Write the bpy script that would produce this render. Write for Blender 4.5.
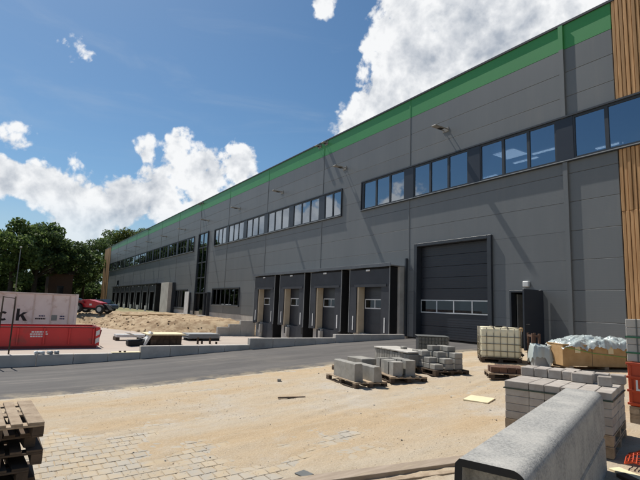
import bpy, bmesh, math, random
import numpy as np
from mathutils import Vector, Matrix, noise, Quaternion
random.seed(7); rng = np.random.default_rng(7)
S = bpy.context.scene; COL = S.collection
for o in list(bpy.data.objects): bpy.data.objects.remove(o)
RAD = math.radians
# ------------------------------------------------------------------ camera
YAW, PIT, ROL, FPX = RAD(32.743), RAD(8.103), RAD(2.202), 469.33
fw = Vector((-math.cos(YAW)*math.cos(PIT), math.sin(YAW)*math.cos(PIT), math.sin(PIT)))
r0 = fw.cross(Vector((0,0,1))).normalized(); u0 = r0.cross(fw)
rt = math.cos(ROL)*r0 + math.sin(ROL)*u0; up = -math.sin(ROL)*r0 + math.cos(ROL)*u0
CAM = Vector((0,-18.40,1.42))
cd = bpy.data.cameras.new('camera'); cam = bpy.data.objects.new('camera', cd); COL.objects.link(cam)
cd.sensor_width = 36; cd.lens = 36*FPX/640; cd.clip_start = .05; cd.clip_end = 6000
m = Matrix((rt, up, -fw)).transposed().to_4x4(); m.translation = CAM; cam.matrix_world = m
S.camera = cam
# ------------------------------------------------------------------ world: sky with cumulus
SUN = Vector((-.62,-.12,1)).normalized()          # towards the sun
W = bpy.data.worlds.new('World'); S.world = W; W.use_nodes = True
nt = W.node_tree; N = nt.nodes; L = nt.links; N.clear()
def nd(t, **k):
    n = N.new(t)
    for a, b in k.items(): setattr(n, a, b)
    return n
def mth(op, a, b=None, c=None, clamp=False):
    n = nd('ShaderNodeMath', operation=op); n.use_clamp = clamp
    for i, v in enumerate((a, b, c)):
        if v is None: continue
        if isinstance(v, (int, float)): n.inputs[i].default_value = v
        else: L.new(v, n.inputs[i])
    return n.outputs[0]
sky = nd('ShaderNodeTexSky', sky_type='NISHITA'); sky.sun_disc = False
sky.sun_elevation = math.asin(SUN.z); sky.sun_rotation = math.atan2(SUN.x, SUN.y)
sky.altitude = 60; sky.air_density = 1.0; sky.dust_density = .6; sky.ozone_density = 2.2
tc = nd('ShaderNodeTexCoord')
nrm = nd('ShaderNodeVectorMath', operation='NORMALIZE'); L.new(tc.outputs['Generated'], nrm.inputs[0])
DIR = nrm.outputs[0]
def pix(x, y): return (fw + (x-320)/FPX*rt - (y-240)/FPX*up).normalized()
blobs = []   # (direction, radius, weight)
for x, y, r, w in ((395,112,48,1.0),(430,70,62,1.1),(480,28,72,1.1),(415,20,46,.95),(360,128,30,.85),(540,8,60,1.0),(505,80,60,.9),
                   (35,186,22,.8),(75,202,28,.9),(122,204,30,.95),(160,196,28,.95),(203,178,36,1.0),(237,168,26,.95),(180,144,17,.85),(187,165,26,.9),(3,178,20,.9),(14,137,13,.30),(215,208,40,.95),(95,216,44,.7),
                   (75,45,15,.42),(325,3,13,.7),(150,148,14,.40),(75,162,12,.36)):
    blobs.append((pix(x,y), r/FPX, w))
rb = random.Random(11)
base_az = math.atan2(fw.y, fw.x)
for k in range(13):                                   # the same kind of clouds all the way round
    az = base_az + RAD(58) + RAD(20)*k + rb.uniform(-.08,.08); el = RAD(rb.uniform(4,15)); rr = rb.uniform(.07,.13)
    d = Vector((math.cos(az)*math.cos(el), math.sin(az)*math.cos(el), math.sin(el)))
    blobs.append((d, rr, 1.0))
    e2 = Vector((-math.sin(az), math.cos(az), 0))
    blobs.append(((d + e2*rr*1.1 + Vector((0,0,-.03))).normalized(), rr*.75, .95))
def cover(vec):
    acc = None
    for d, r, w in blobs:
        ds = nd('ShaderNodeVectorMath', operation='DISTANCE'); L.new(vec, ds.inputs[0]); ds.inputs[1].default_value = d
        q = mth('DIVIDE', ds.outputs['Value'], r*1.06)
        q = mth('MULTIPLY', q, q)
        g = mth('MULTIPLY', mth('SUBTRACT', 1.0, q), w)
        acc = g if acc is None else mth('SMOOTH_MAX', acc, g, .25)
    return acc
def fbm(vec, scale, det, rough, dist=0.0):
    n = nd('ShaderNodeTexNoise'); n.inputs['Scale'].default_value = scale; n.inputs['Detail'].default_value = det
    n.inputs['Roughness'].default_value = rough; n.inputs['Distortion'].default_value = dist
    L.new(vec, n.inputs['Vector']); return n.outputs['Fac']
COV = cover(DIR)
def dens(vec):
    a = fbm(vec, 9.0, 12, .60, .35); b = fbm(vec, 26.0, 8, .62, .2)
    n = mth('ADD', mth('MULTIPLY', mth('SUBTRACT', a, .5), 4.2), mth('MULTIPLY', mth('SUBTRACT', b, .5), 2.0))
    vo = nd('ShaderNodeTexVoronoi', feature='F1'); vo.inputs['Scale'].default_value = 30; vo.inputs['Detail'].default_value = 2; vo.inputs['Roughness'].default_value = .55; L.new(vec, vo.inputs['Vector'])
    n = mth('ADD', n, mth('MULTIPLY', mth('SUBTRACT', .56, vo.outputs['Distance']), .8))
    return mth('ADD', mth('MULTIPLY', COV, 2.1), n)
def shifted(amount):
    v = nd('ShaderNodeVectorMath', operation='ADD'); L.new(DIR, v.inputs[0]); v.inputs[1].default_value = SUN*amount
    return v.outputs[0]
D0 = dens(DIR); D1 = dens(shifted(.03))
def ramp(x, a, b):
    n = nd('ShaderNodeMapRange', interpolation_type='SMOOTHSTEP'); n.inputs[1].default_value = a; n.inputs[2].default_value = b
    L.new(x, n.inputs[0]); return n.outputs[0]
alpha = ramp(D0, .10, .75)
thick = ramp(D0, .6, 2.6)
lit = mth('MULTIPLY', mth('SUBTRACT', D0, D1), .26)
soft = mth('MULTIPLY', mth('SUBTRACT', fbm(DIR, 7.0, 7, .55, .4), .5), .9)
shade = mth('ADD', mth('ADD', mth('SUBTRACT', .98, mth('MULTIPLY', thick, .26)), lit), soft)
cl = nd('ShaderNodeMix', data_type='RGBA'); cl.inputs['A'].default_value = (5.6,6.2,7.1,1); cl.inputs['B'].default_value = (12.6,12.7,12.8,1)
L.new(mth('MULTIPLY_ADD', shade, 2.1, -1.12, clamp=True), cl.inputs['Factor'])
# thin high haze of cirrus-like veil, faint
mp = nd('ShaderNodeMapping'); mp.inputs['Scale'].default_value = (1.5,1.5,7); mp.inputs['Rotation'].default_value = (0,.25,.4); L.new(DIR, mp.inputs['Vector'])
veil = mth('MULTIPLY', ramp(fbm(mp.outputs[0], 2.2, 6, .6, .6), .5, .85), .16)
hs = nd('ShaderNodeHueSaturation'); hs.inputs['Saturation'].default_value = 1.14; hs.inputs['Value'].default_value = 1.14; tint = nd('ShaderNodeMix', data_type='RGBA', blend_type='MULTIPLY'); tint.inputs['Factor'].default_value = 1; tint.inputs['B'].default_value = (.95,1.06,1.07,1); L.new(sky.outputs[0], tint.inputs['A']); L.new(tint.outputs['Result'], hs.inputs['Color'])
mv = nd('ShaderNodeMix', data_type='RGBA'); L.new(veil, mv.inputs['Factor']); L.new(hs.outputs[0], mv.inputs['A']); mv.inputs['B'].default_value = (7.5,8.2,9,1)
sz = nd('ShaderNodeSeparateXYZ'); L.new(DIR, sz.inputs[0])
hz = nd('ShaderNodeMapRange', interpolation_type='SMOOTHSTEP'); hz.inputs[1].default_value = .24; hz.inputs[2].default_value = -.02; hz.inputs[3].default_value = 0; hz.inputs[4].default_value = .72; L.new(sz.outputs['Z'], hz.inputs[0])
mh = nd('ShaderNodeMix', data_type='RGBA'); L.new(hz.outputs[0], mh.inputs['Factor']); L.new(mv.outputs['Result'], mh.inputs['A']); mh.inputs['B'].default_value = (6.0,7.4,9.0,1)
base_fade = ramp(sz.outputs['Z'], .10, .20)
mx = nd('ShaderNodeMix', data_type='RGBA'); L.new(mth('MULTIPLY', alpha, mth('MULTIPLY_ADD', base_fade, .37, .60)), mx.inputs['Factor']); L.new(mh.outputs['Result'], mx.inputs['A']); L.new(cl.outputs['Result'], mx.inputs['B'])
bg = nd('ShaderNodeBackground'); bg.inputs['Strength'].default_value = .066; L.new(mx.outputs['Result'], bg.inputs['Color'])
ow = nd('ShaderNodeOutputWorld'); L.new(bg.outputs[0], ow.inputs['Surface'])
# ------------------------------------------------------------------ sun
sd = bpy.data.lights.new('sun','SUN'); sd.energy = 5.0; sd.angle = RAD(.53); sd.color = (1,.955,.88)
so = bpy.data.objects.new('sun', sd); COL.objects.link(so); so.rotation_euler = (-SUN).to_track_quat('-Z','Y').to_euler(); so.location = (0,0,60)
S.view_settings.view_transform = 'Standard'; S.view_settings.look = 'None'; S.view_settings.exposure = 0.2; S.view_settings.gamma = 1
S.render.engine = 'CYCLES'; S.render.resolution_x = 1024; S.render.resolution_y = 768
# ------------------------------------------------------------------ materials
MAT = {}
def mat(name, col, rough=.7, col2=None, scale=3.0, lo=.35, hi=.65, bump=0, bscale=60, metal=0, spec=.5, rand=0.0, stretch=(1,1,1), dirt=None, dscale=1.2, dlo=.55, dhi=.8, tex=None):
    if name in MAT: return MAT[name]
    M = bpy.data.materials.new(name); M.use_nodes = True; t = M.node_tree; n = t.nodes; l = t.links
    b = n['Principled BSDF']; b.inputs['Roughness'].default_value = rough; b.inputs['Metallic'].default_value = metal
    b.inputs['Specular IOR Level'].default_value = spec
    g = n.new('ShaderNodeNewGeometry'); mp = n.new('ShaderNodeMapping'); mp.inputs['Scale'].default_value = stretch; l.new(g.outputs['Position'], mp.inputs['Vector'])
    pos = mp.outputs[0]
    def ns(sc, det=6, ro=.6, v=pos):
        k = n.new('ShaderNodeTexNoise'); k.inputs['Scale'].default_value = sc; k.inputs['Detail'].default_value = det; k.inputs['Roughness'].default_value = ro; l.new(v, k.inputs['Vector']); return k.outputs['Fac']
    def rng_(x, a, c, d=0., e=1.):
        k = n.new('ShaderNodeMapRange'); k.inputs[1].default_value = a; k.inputs[2].default_value = c; k.inputs[3].default_value = d; k.inputs[4].default_value = e; l.new(x, k.inputs[0]); return k.outputs[0]
    def mixc(f, a, c):
        k = n.new('ShaderNodeMix'); k.data_type = 'RGBA'
        if isinstance(f, float): k.inputs['Factor'].default_value = f
        else: l.new(f, k.inputs['Factor'])
        for q, v in (('A', a), ('B', c)):
            if isinstance(v, tuple): k.inputs[q].default_value = (*v, 1)
            else: l.new(v, k.inputs[q])
        return k.outputs['Result']
    if col2 is None: col2 = tuple(c*.8 for c in col)
    out = mixc(rng_(ns(scale), lo, hi), col, col2)
    if dirt: out = mixc(rng_(ns(dscale, 8, .65), dlo, dhi), out, dirt)
    if rand:
        oi = n.new('ShaderNodeObjectInfo'); hv = n.new('ShaderNodeHueSaturation'); l.new(out, hv.inputs['Color'])
        l.new(rng_(oi.outputs['Random'], 0, 1, 1-rand, 1+rand), hv.inputs['Value']); out = hv.outputs[0]
    l.new(out, b.inputs['Base Color'])
    if bump:
        bp = n.new('ShaderNodeBump'); bp.inputs['Strength'].default_value = bump; bp.inputs['Distance'].default_value = .02
        l.new(ns(bscale, 5, .65), bp.inputs['Height']); l.new(bp.outputs[0], b.inputs['Normal'])
    if tex: tex(n, l, b, g, ns, rng_, mixc, out)
    MAT[name] = M; return M
def sand_tex(n, l, b, g, ns, rng_, mixc, out):
    mp = n.new('ShaderNodeMapping'); mp.inputs['Scale'].default_value = (1.0,.22,1); mp.inputs['Rotation'].default_value = (0,0,.12); l.new(g.outputs['Position'], mp.inputs['Vector'])
    big = ns(.9, 7, .62, mp.outputs[0]); c = mixc(rng_(big, .42, .62), (.445,.335,.212), (.445,.375,.282))
    c = mixc(rng_(ns(.55, 8, .68, g.outputs['Position']), .52, .68, 0, .85), c, (.45,.41,.35))
    trk = n.new('ShaderNodeMapping'); trk.inputs['Scale'].default_value = (5,.12,1); trk.inputs['Rotation'].default_value = (0,0,-.16); l.new(g.outputs['Position'], trk.inputs['Vector'])
    c = mixc(rng_(ns(1.0, 4, .6, trk.outputs[0]), .55, .72, 0, .55), c, (.50,.42,.31))
    c = mixc(rng_(ns(26, 4, .75, g.outputs['Position']), .47, .72, 0, .45), c, (.30,.22,.135))
    c = mixc(rng_(ns(55, 3, .6, g.outputs['Position']), .56, .68, 0, .6), c, (.60,.51,.39))
    l.new(c, b.inputs['Base Color'])
    bp = n.new('ShaderNodeBump'); bp.inputs['Strength'].default_value = .8; bp.inputs['Distance'].default_value = .03; l.new(ns(24, 8, .72, g.outputs['Position']), bp.inputs['Height']); l.new(bp.outputs[0], b.inputs['Normal'])
def asphalt_tex(n, l, b, g, ns, rng_, mixc, out):
    mp = n.new('ShaderNodeMapping'); mp.inputs['Scale'].default_value = (1.4,.16,1); l.new(g.outputs['Position'], mp.inputs['Vector'])
    c = mixc(rng_(ns(1.2, 6, .6, mp.outputs[0]), .38, .66), (.078,.072,.069), (.118,.109,.102))
    c = mixc(rng_(ns(.4, 8, .7, g.outputs['Position']), .5, .75, 0, .5), c, (.165,.147,.125))
    c = mixc(rng_(ns(55, 3, .6, g.outputs['Position']), .45, .75, 0, .4), c, (.05,.047,.045))
    st = n.new('ShaderNodeMapping'); st.inputs['Scale'].default_value = (7,.10,1); st.inputs['Rotation'].default_value = (0,0,.035); l.new(g.outputs['Position'], st.inputs['Vector'])
    c = mixc(rng_(ns(1.0, 5, .7, st.outputs[0]), .56, .74, 0, .55), c, (.27,.235,.19))
    sx = n.new('ShaderNodeSeparateXYZ'); l.new(g.outputs['Position'], sx.inputs[0])
    edge = n.new('ShaderNodeMapRange'); edge.inputs[1].default_value = -13.5; edge.inputs[2].default_value = -12.75; l.new(sx.outputs['X'], edge.inputs[0])
    mm = n.new('ShaderNodeMath'); mm.operation = 'MULTIPLY'; l.new(edge.outputs[0], mm.inputs[0]); l.new(rng_(ns(1.6, 7, .7, g.outputs['Position']), .42, .62, 0, .8), mm.inputs[1])
    c = mixc(mm.outputs[0], c, (.40,.33,.22))
    l.new(c, b.inputs['Base Color'])
    bp = n.new('ShaderNodeBump'); bp.inputs['Strength'].default_value = .5; bp.inputs['Distance'].default_value = .01; l.new(ns(90, 4, .7, g.outputs['Position']), bp.inputs['Height']); l.new(bp.outputs[0], b.inputs['Normal'])
def panel_tex(n, l, b, g, ns, rng_, mixc, out):
    wv = n.new('ShaderNodeTexWave'); wv.wave_type = 'BANDS'; wv.bands_direction = 'Z'; wv.inputs['Scale'].default_value = 5.2; wv.inputs['Distortion'].default_value = 0
    l.new(g.outputs['Position'], wv.inputs['Vector'])
    oi = n.new('ShaderNodeObjectInfo'); nv = n.new('ShaderNodeTexNoise'); nv.inputs['Scale'].default_value = .25; nv.inputs['Detail'].default_value = 3; l.new(g.outputs['Position'], nv.inputs['Vector'])
    b1 = n.new('ShaderNodeBump'); b1.inputs['Strength'].default_value = .12; b1.inputs['Distance'].default_value = .004; l.new(wv.outputs['Fac'], b1.inputs['Height'])
    b2 = n.new('ShaderNodeBump'); b2.inputs['Strength'].default_value = .22; b2.inputs['Distance'].default_value = .05; l.new(nv.outputs['Fac'], b2.inputs['Height']); l.new(b1.outputs[0], b2.inputs['Normal'])
    l.new(b2.outputs[0], b.inputs['Normal'])
def wood_tex(n, l, b, g, ns, rng_, mixc, out):
    mp = n.new('ShaderNodeMapping'); mp.inputs['Scale'].default_value = (14,14,.7); l.new(g.outputs['Position'], mp.inputs['Vector'])
    oi = n.new('ShaderNodeObjectInfo')
    c = mixc(rng_(ns(1, 6, .65, mp.outputs[0]), .35, .7), (.52,.315,.155), (.34,.185,.082))
    hv = n.new('ShaderNodeHueSaturation'); l.new(c, hv.inputs['Color']); l.new(rng_(oi.outputs['Random'], 0, 1, .82, 1.22), hv.inputs['Value']); l.new(hv.outputs[0], b.inputs['Base Color'])
def glass_mat(name, refl, tint):
    M = bpy.data.materials.new(name); M.use_nodes = True; t = M.node_tree; n = t.nodes; l = t.links; n.clear()
    o = n.new('ShaderNodeOutputMaterial'); mi = n.new('ShaderNodeMixShader'); tr = n.new('ShaderNodeBsdfTransparent'); gl = n.new('ShaderNodeBsdfGlossy')
    tr.inputs[0].default_value = (*tint,1); gl.inputs['Roughness'].default_value = .012; gl.inputs[0].default_value = (.74,.80,.87,1)
    lw = n.new('ShaderNodeLayerWeight'); lw.inputs[0].default_value = .35
    mr = n.new('ShaderNodeMapRange'); mr.inputs[3].default_value = refl; mr.inputs[4].default_value = .95; l.new(lw.outputs['Fresnel'], mr.inputs[0])
    g = n.new('ShaderNodeNewGeometry'); nz = n.new('ShaderNodeTexNoise'); nz.inputs['Scale'].default_value = .7; nz.inputs['Detail'].default_value = 1; l.new(g.outputs['Position'], nz.inputs['Vector'])
    bp = n.new('ShaderNodeBump'); bp.inputs['Strength'].default_value = .05; bp.inputs['Distance'].default_value = .03; l.new(nz.outputs['Fac'], bp.inputs['Height']); l.new(bp.outputs[0], gl.inputs['Normal'])
    l.new(mr.outputs[0], mi.inputs[0]); l.new(tr.outputs[0], mi.inputs[1]); l.new(gl.outputs[0], mi.inputs[2]); l.new(mi.outputs[0], o.inputs[0]); MAT[name] = M; return M
mat('sand', (.5,.4,.25), .95, tex=sand_tex, spec=.15)
mat('asphalt', (.1,.1,.1), .85, tex=asphalt_tex, spec=.3)
mat('paver', (.35,.32,.272), .9, (.40,.355,.288), 2.2, bump=.35, bscale=70, rand=.05, dirt=(.42,.335,.225), dscale=2.4, dlo=.42, dhi=.62, spec=.2)
mat('yard', (.37,.31,.265), .9, (.42,.355,.30), .5, bump=.2, bscale=40, dirt=(.36,.30,.24), dscale=.35, spec=.2)
mat('earth', (.39,.295,.19), .95, (.24,.165,.10), 1.6, .42, .58, bump=1.0, bscale=7, dirt=(.43,.34,.23), dscale=.5, dlo=.5, dhi=.72, spec=.1)
mat('field', (.30,.25,.16), .95, (.10,.13,.05), .08, bump=.3, bscale=2, spec=.1)
mat('panel', (.142,.151,.156), .45, (.128,.137,.143), .9, stretch=(1,1,.12), rand=.06, spec=.5, tex=panel_tex, dirt=(.175,.174,.166), dscale=1.4, dlo=.55, dhi=.9)
mat('panel_green', (.048,.262,.074), .45, (.043,.240,.068), .35, rand=.03, tex=panel_tex)
mat('trim', (.030,.036,.045), .45, rand=.05); mat('trim_mid', (.10,.112,.128), .45)
mat('core', (.02,.02,.022), .9); mat('interior', (.20,.20,.20), .9); mat('room_dark', (.045,.05,.055), .9)
mat('timber_clad', (.4,.2,.1), .75, tex=wood_tex, spec=.25)
mat('concrete', (.54,.50,.45), .9, (.44,.41,.365), 1.6, bump=.35, bscale=45, dirt=(.29,.265,.235), dscale=.9, dlo=.55, dhi=.8, rand=.08, spec=.2)
mat('concrete_light', (.50,.475,.43), .9, (.40,.375,.335), 1.2, bump=.25, bscale=50, dirt=(.33,.30,.26), dscale=.8, rand=.05, spec=.2)
mat('granite', (.36,.35,.325), .85, (.24,.236,.222), 42, .42, .60, bump=.5, bscale=50, dirt=(.44,.42,.38), dscale=2.6, dlo=.44, dhi=.72, spec=.25)
mat('paver_block', (.44,.40,.355), .9, (.35,.305,.262), 6, bump=.45, bscale=120, rand=.12, dirt=(.48,.435,.39), dscale=3, spec=.2)
mat('kerb_stone', (.33,.315,.285), .9, (.24,.23,.205), 4, bump=.5, bscale=90, rand=.15, dirt=(.44,.40,.33), dscale=2.5, spec=.2)
mat('red_brick', (.135,.07,.042), .9, (.085,.045,.03), 7, bump=.4, bscale=70, rand=.2)
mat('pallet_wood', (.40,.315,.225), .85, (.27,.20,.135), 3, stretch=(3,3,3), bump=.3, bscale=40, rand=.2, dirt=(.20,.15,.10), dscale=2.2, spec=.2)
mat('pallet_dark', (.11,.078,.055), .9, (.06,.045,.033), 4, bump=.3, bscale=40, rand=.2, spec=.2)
mat('plank', (.36,.29,.225), .85, (.25,.195,.145), 2, stretch=(6,.7,4), bump=.3, bscale=40, dirt=(.5,.42,.3), dscale=2, spec=.2)
mat('rubber', (.012,.012,.013), .75); mat('black', (.006,.006,.007), .8); mat('curtain', (.022,.025,.032), .6, (.032,.036,.045), 1.5, bump=.2, bscale=6)
def rib_tex(n, l, b, g, ns, rng_, mixc, out):
    wv = n.new('ShaderNodeTexWave'); wv.wave_type = 'BANDS'; wv.bands_direction = 'Z'; wv.inputs['Scale'].default_value = 2.6; l.new(g.outputs['Position'], wv.inputs['Vector'])
    b1 = n.new('ShaderNodeBump'); b1.inputs['Strength'].default_value = .22; b1.inputs['Distance'].default_value = .008; l.new(wv.outputs['Fac'], b1.inputs['Height']); l.new(b1.outputs[0], b.inputs['Normal'])
mat('navy_rib', (.018,.021,.029), .45, (.022,.025,.033), 1, tex=rib_tex)
mat('navy', (.018,.023,.034), .38, (.022,.027,.038), 1); mat('alu', (.55,.56,.56), .45, metal=.55); mat('alu_dull', (.34,.35,.35), .55, metal=.3)
mat('white', (.75,.75,.73), .6, rand=.04); mat('white_frame', (.62,.63,.63), .5)
mat('foam_pad', (.56,.47,.34), .85, (.50,.41,.29), 2)
mat('red_paint', (.62,.034,.030), .5, (.54,.028,.027), .9, dirt=(.22,.06,.045), dscale=1.6, dlo=.55, dhi=.78); mat('red_dark', (.20,.02,.02), .6)
mat('container', (.74,.69,.64), .7, (.66,.60,.55), .8, dirt=(.33,.20,.13), dscale=1.1, dlo=.56, dhi=.8)
mat('container_rust', (.50,.41,.34), .8, (.64,.57,.51), 1.8)
mat('ink', (.008,.008,.009), .7); mat('ink_blue', (.02,.03,.12), .7); mat('sticker', (.22,.26,.24), .7)
mat('car_red', (.45,.012,.022), .25, (.40,.012,.02), .5); mat('car_blue', (.02,.09,.20), .3, (.02,.08,.18), .5); mat('car_slate', (.05,.08,.13), .3)
mat('car_glass', (.01,.012,.015), .08); mat('tyre', (.018,.018,.018), .85); mat('rim', (.33,.34,.35), .4, metal=.5)
mat('hdpe', (.84,.78,.58), .45, (.80,.72,.50), 2, spec=.4); mat('galv', (.42,.43,.42), .45, metal=.6); mat('cage', (.20,.175,.13), .6); mat('galv_dark', (.13,.135,.13), .55, metal=.3)
mat('osb', (.44,.28,.13), .85, (.36,.215,.09), 4, bump=.2, bscale=30); mat('cream', (.72,.62,.40), .85, (.62,.52,.33), 2)
mat('strap_green', (.03,.16,.075), .5); mat('strap_dark', (.025,.05,.035), .5); mat('strap_lime', (.22,.42,.10), .5)
mat('orange', (.52,.07,.02), .45, (.44,.055,.016), 2); mat('bark', (.075,.055,.04), .95, (.045,.035,.028), 4, bump=.6, bscale=12)
mat('lamp_shell', (.24,.23,.21), .5); mat('sheet_grey', (.30,.315,.32), .6, (.25,.26,.265), 1.5)
glass_mat('glass', .34, (.30,.35,.40)); glass_mat('glass_dark', .03, (.22,.25,.27))
def simple_nodes(name, fn):
    M = bpy.data.materials.new(name); M.use_nodes = True; fn(M.node_tree); MAT[name] = M
def film(t):
    b = t.nodes['Principled BSDF']; b.inputs['Base Color'].default_value = (.46,.52,.51,1); b.inputs['Roughness'].default_value = .28; b.inputs['Alpha'].default_value = .84; b.inputs['Specular IOR Level'].default_value = .6
simple_nodes('film', film)
def lampm(t):
    b = t.nodes['Principled BSDF']; b.inputs['Emission Color'].default_value = (1,.98,.95,1); b.inputs['Emission Strength'].default_value = 3.2
simple_nodes('tube_light', lampm)
def leafm(cols):
    def f(t):
        n = t.nodes; l = t.links; b = n['Principled BSDF']; b.inputs['Roughness'].default_value = .6; b.inputs['Specular IOR Level'].default_value = .25
        g = n.new('ShaderNodeNewGeometry'); r = n.new('ShaderNodeValToRGB'); l.new(g.outputs['Random Per Island'], r.inputs[0])
        r.color_ramp.elements[0].color = (*cols[0],1); r.color_ramp.elements[1].color = (*cols[1],1)
        l.new(r.outputs[0], b.inputs['Base Color'])
        tr = n.new('ShaderNodeBsdfTranslucent'); l.new(r.outputs[0], tr.inputs[0]); mi = n.new('ShaderNodeMixShader'); mi.inputs[0].default_value = .42
        l.new(b.outputs[0], mi.inputs[1]); l.new(tr.outputs[0], mi.inputs[2]); l.new(mi.outputs[0], n['Material Output'].inputs[0])
    return f
simple_nodes('leaf_a', leafm(((.054,.092,.028),(.150,.205,.060)))); simple_nodes('leaf_b', leafm(((.044,.076,.028),(.125,.172,.054)))); simple_nodes('leaf_c', leafm(((.055,.075,.018),(.120,.140,.035))))
# ------------------------------------------------------------------ builders
def tag(o, label, cat, group=None):
    o['label'] = label; o['category'] = cat
    if group: o['group'] = group
    return o
def kind(o, k): o['kind'] = k; return o
def empty(name, loc=(0,0,0), rz=0):
    o = bpy.data.objects.new(name, None); COL.objects.link(o); o.location = loc; o.rotation_euler = (0,0,rz); o.empty_display_size = .2; return o
def link(name, me, parent=None, loc=(0,0,0), rot=(0,0,0)):
    o = bpy.data.objects.new(name, me); COL.objects.link(o); o.parent = parent; o.location = loc; o.rotation_euler = rot; return o
def bm_mesh(bm, mt, smooth=False, name='mesh'):
    me = bpy.data.meshes.new(name); bm.to_mesh(me); bm.free(); me.materials.append(MAT[mt] if isinstance(mt, str) else mt)
    if smooth:
        for p in me.polygons: p.use_smooth = True
    return me
def add_box(bm, x0, x1, y0, y1, z0, z1, bev=0, taper=None):
    r = bmesh.ops.create_cube(bm, size=1); vs = r['verts']
    for v in vs:
        v.co = Vector((x0+(v.co.x+.5)*(x1-x0), y0+(v.co.y+.5)*(y1-y0), z0+(v.co.z+.5)*(z1-z0)))
    if bev:
        es = list({e for v in vs for e in v.link_edges}); bmesh.ops.bevel(bm, geom=es, offset=bev, segments=1, affect='EDGES', profile=.5)
CACHE = {}
def cube_mesh(sx, sy, sz, mt, bev=0):
    k = (round(sx,3), round(sy,3), round(sz,3), mt, bev)
    if k not in CACHE:
        bm = bmesh.new(); add_box(bm, -sx/2, sx/2, -sy/2, sy/2, -sz/2, sz/2, min(bev, .45*min(sx,sy,sz))); CACHE[k] = bm_mesh(bm, mt)
    return CACHE[k]
def box(name, parent, mt, x0, x1, y0, y1, z0, z1, bev=0, rot=(0,0,0)):
    return link(name, cube_mesh(abs(x1-x0), abs(y1-y0), abs(z1-z0), mt, bev), parent, ((x0+x1)/2,(y0+y1)/2,(z0+z1)/2), rot)
def boxes(name, parent, mt, lst, bev=0, loc=(0,0,0), rot=(0,0,0)):
    bm = bmesh.new()
    for b in lst: add_box(bm, *b, bev)
    return link(name, bm_mesh(bm, mt), parent, loc, rot)
def add_tube(bm, pts, r, n=6):
    pts = [Vector(p) for p in pts]; rings = []
    for i, p in enumerate(pts):
        d = (pts[min(i+1,len(pts)-1)] - pts[max(i-1,0)]).normalized(); a = d.orthogonal().normalized(); b = d.cross(a)
        rr = r[i] if isinstance(r, (list, tuple)) else r
        rings.append([bm.verts.new(p + rr*(math.cos(2*math.pi*k/n)*a + math.sin(2*math.pi*k/n)*b)) for k in range(n)])
    for A, B in zip(rings, rings[1:]):
        # align ring to avoid twist
        off = min(range(n), key=lambda s: sum((A[k].co-B[(k+s)%n].co).length for k in range(n)))
        for k in range(n): bm.faces.new((A[k], A[(k+1)%n], B[(k+1+off)%n], B[(k+off)%n]))
        B[:] = [B[(k+off)%n] for k in range(n)]
    bm.faces.new(rings[0][::-1]); bm.faces.new(rings[-1])
def tube(name, parent, mt, pts, r, n=6, smooth=True, loc=(0,0,0)):
    bm = bmesh.new(); add_tube(bm, pts, r, n); return link(name, bm_mesh(bm, mt, smooth), parent, loc)
def prism(name, parent, mt, poly, axis, a0, a1, bev=0, smooth=False, loc=(0,0,0), rot=(0,0,0)):
    bm = bmesh.new()
    def P(p, a): return {'x':(a,p[0],p[1]), 'y':(p[0],a,p[1]), 'z':(p[0],p[1],a)}[axis]
    A = [bm.verts.new(P(p,a0)) for p in poly]; B = [bm.verts.new(P(p,a1)) for p in poly]; k = len(poly)
    bm.faces.new(A); bm.faces.new(B[::-1])
    for i in range(k): bm.faces.new((A[i], B[i], B[(i+1)%k], A[(i+1)%k]))
    bmesh.ops.recalc_face_normals(bm, faces=bm.faces[:])
    if bev: bmesh.ops.bevel(bm, geom=bm.edges[:], offset=bev, segments=2, affect='EDGES', profile=.5)
    return link(name, bm_mesh(bm, mt, smooth), parent, loc, rot)
def copy_tree(o, parent=None):
    c = o.copy(); COL.objects.link(c); c.parent = parent
    for ch in [x for x in bpy.data.objects if x.parent == o]: copy_tree(ch, c)
    return c
def nz(x, y, z=0.0): return noise.fractal(Vector((x,y,z)), .9, 2.1, 5)
# ------------------------------------------------------------------ terrain
GY = [-80,-25,-20,-17.5,-15.2,-13,-9.7,-5.6,-1.6,0,50]; GZ = [-.9,-.88,-.875,-.85,-.755,-.62,-.42,-.2,-.05,0,0]
_py = np.linspace(-80,50,2601); _pz = np.interp(_py, GY, GZ); _pz = np.convolve(np.pad(_pz, 20, 'edge'), np.ones(41)/41, 'valid')
def prof(y): return float(np.interp(y, _py, _pz))
def slope(y): return (prof(y+.1)-prof(y-.1))/.2
TOE = [(-37.4,-2.2),(-38.2,-4.6),(-39.6,-7.6),(-42,-9.6),(-46,-10.9),(-52,-12.4),(-56,-20),(-60,-60)]
def sm(t): t = max(0,min(1,t)); return t*t*(3-2*t)
def toe_dist(x, y):
    best = 1e9; sgn = 1
    for (ax,ay),(bx,by) in zip(TOE, TOE[1:]):
        dx,dy = bx-ax, by-ay; t = max(0,min(1,((x-ax)*dx+(y-ay)*dy)/(dx*dx+dy*dy))); px,py = ax+t*dx, ay+t*dy
        d = math.hypot(x-px,y-py)
        if d < best: best = d; sgn = 1 if dx*(y-py)-dy*(x-px) < 0 else -1
    return best*sgn
def ground_z(x, y):
    if x > -18.4: return prof(y) - .10
    if y > .25: return -.16
    t = toe_dist(x, y)
    if t <= 0 or x > -37.25: return -1.29
    z = -1.29 + .98*sm(t/3.6) + .19*sm((t-3)/6)
    if -75 < x: z += (.10*nz(x*.55, y*.55) + .10*nz(x*1.9,y*1.9) + .09*nz(x*4.5,y*4.5))*min(1,t/1.0) + .12*math.exp(-((t-3.0)/1.7)**2)*sm((x+62)/8)
    return z
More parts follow.
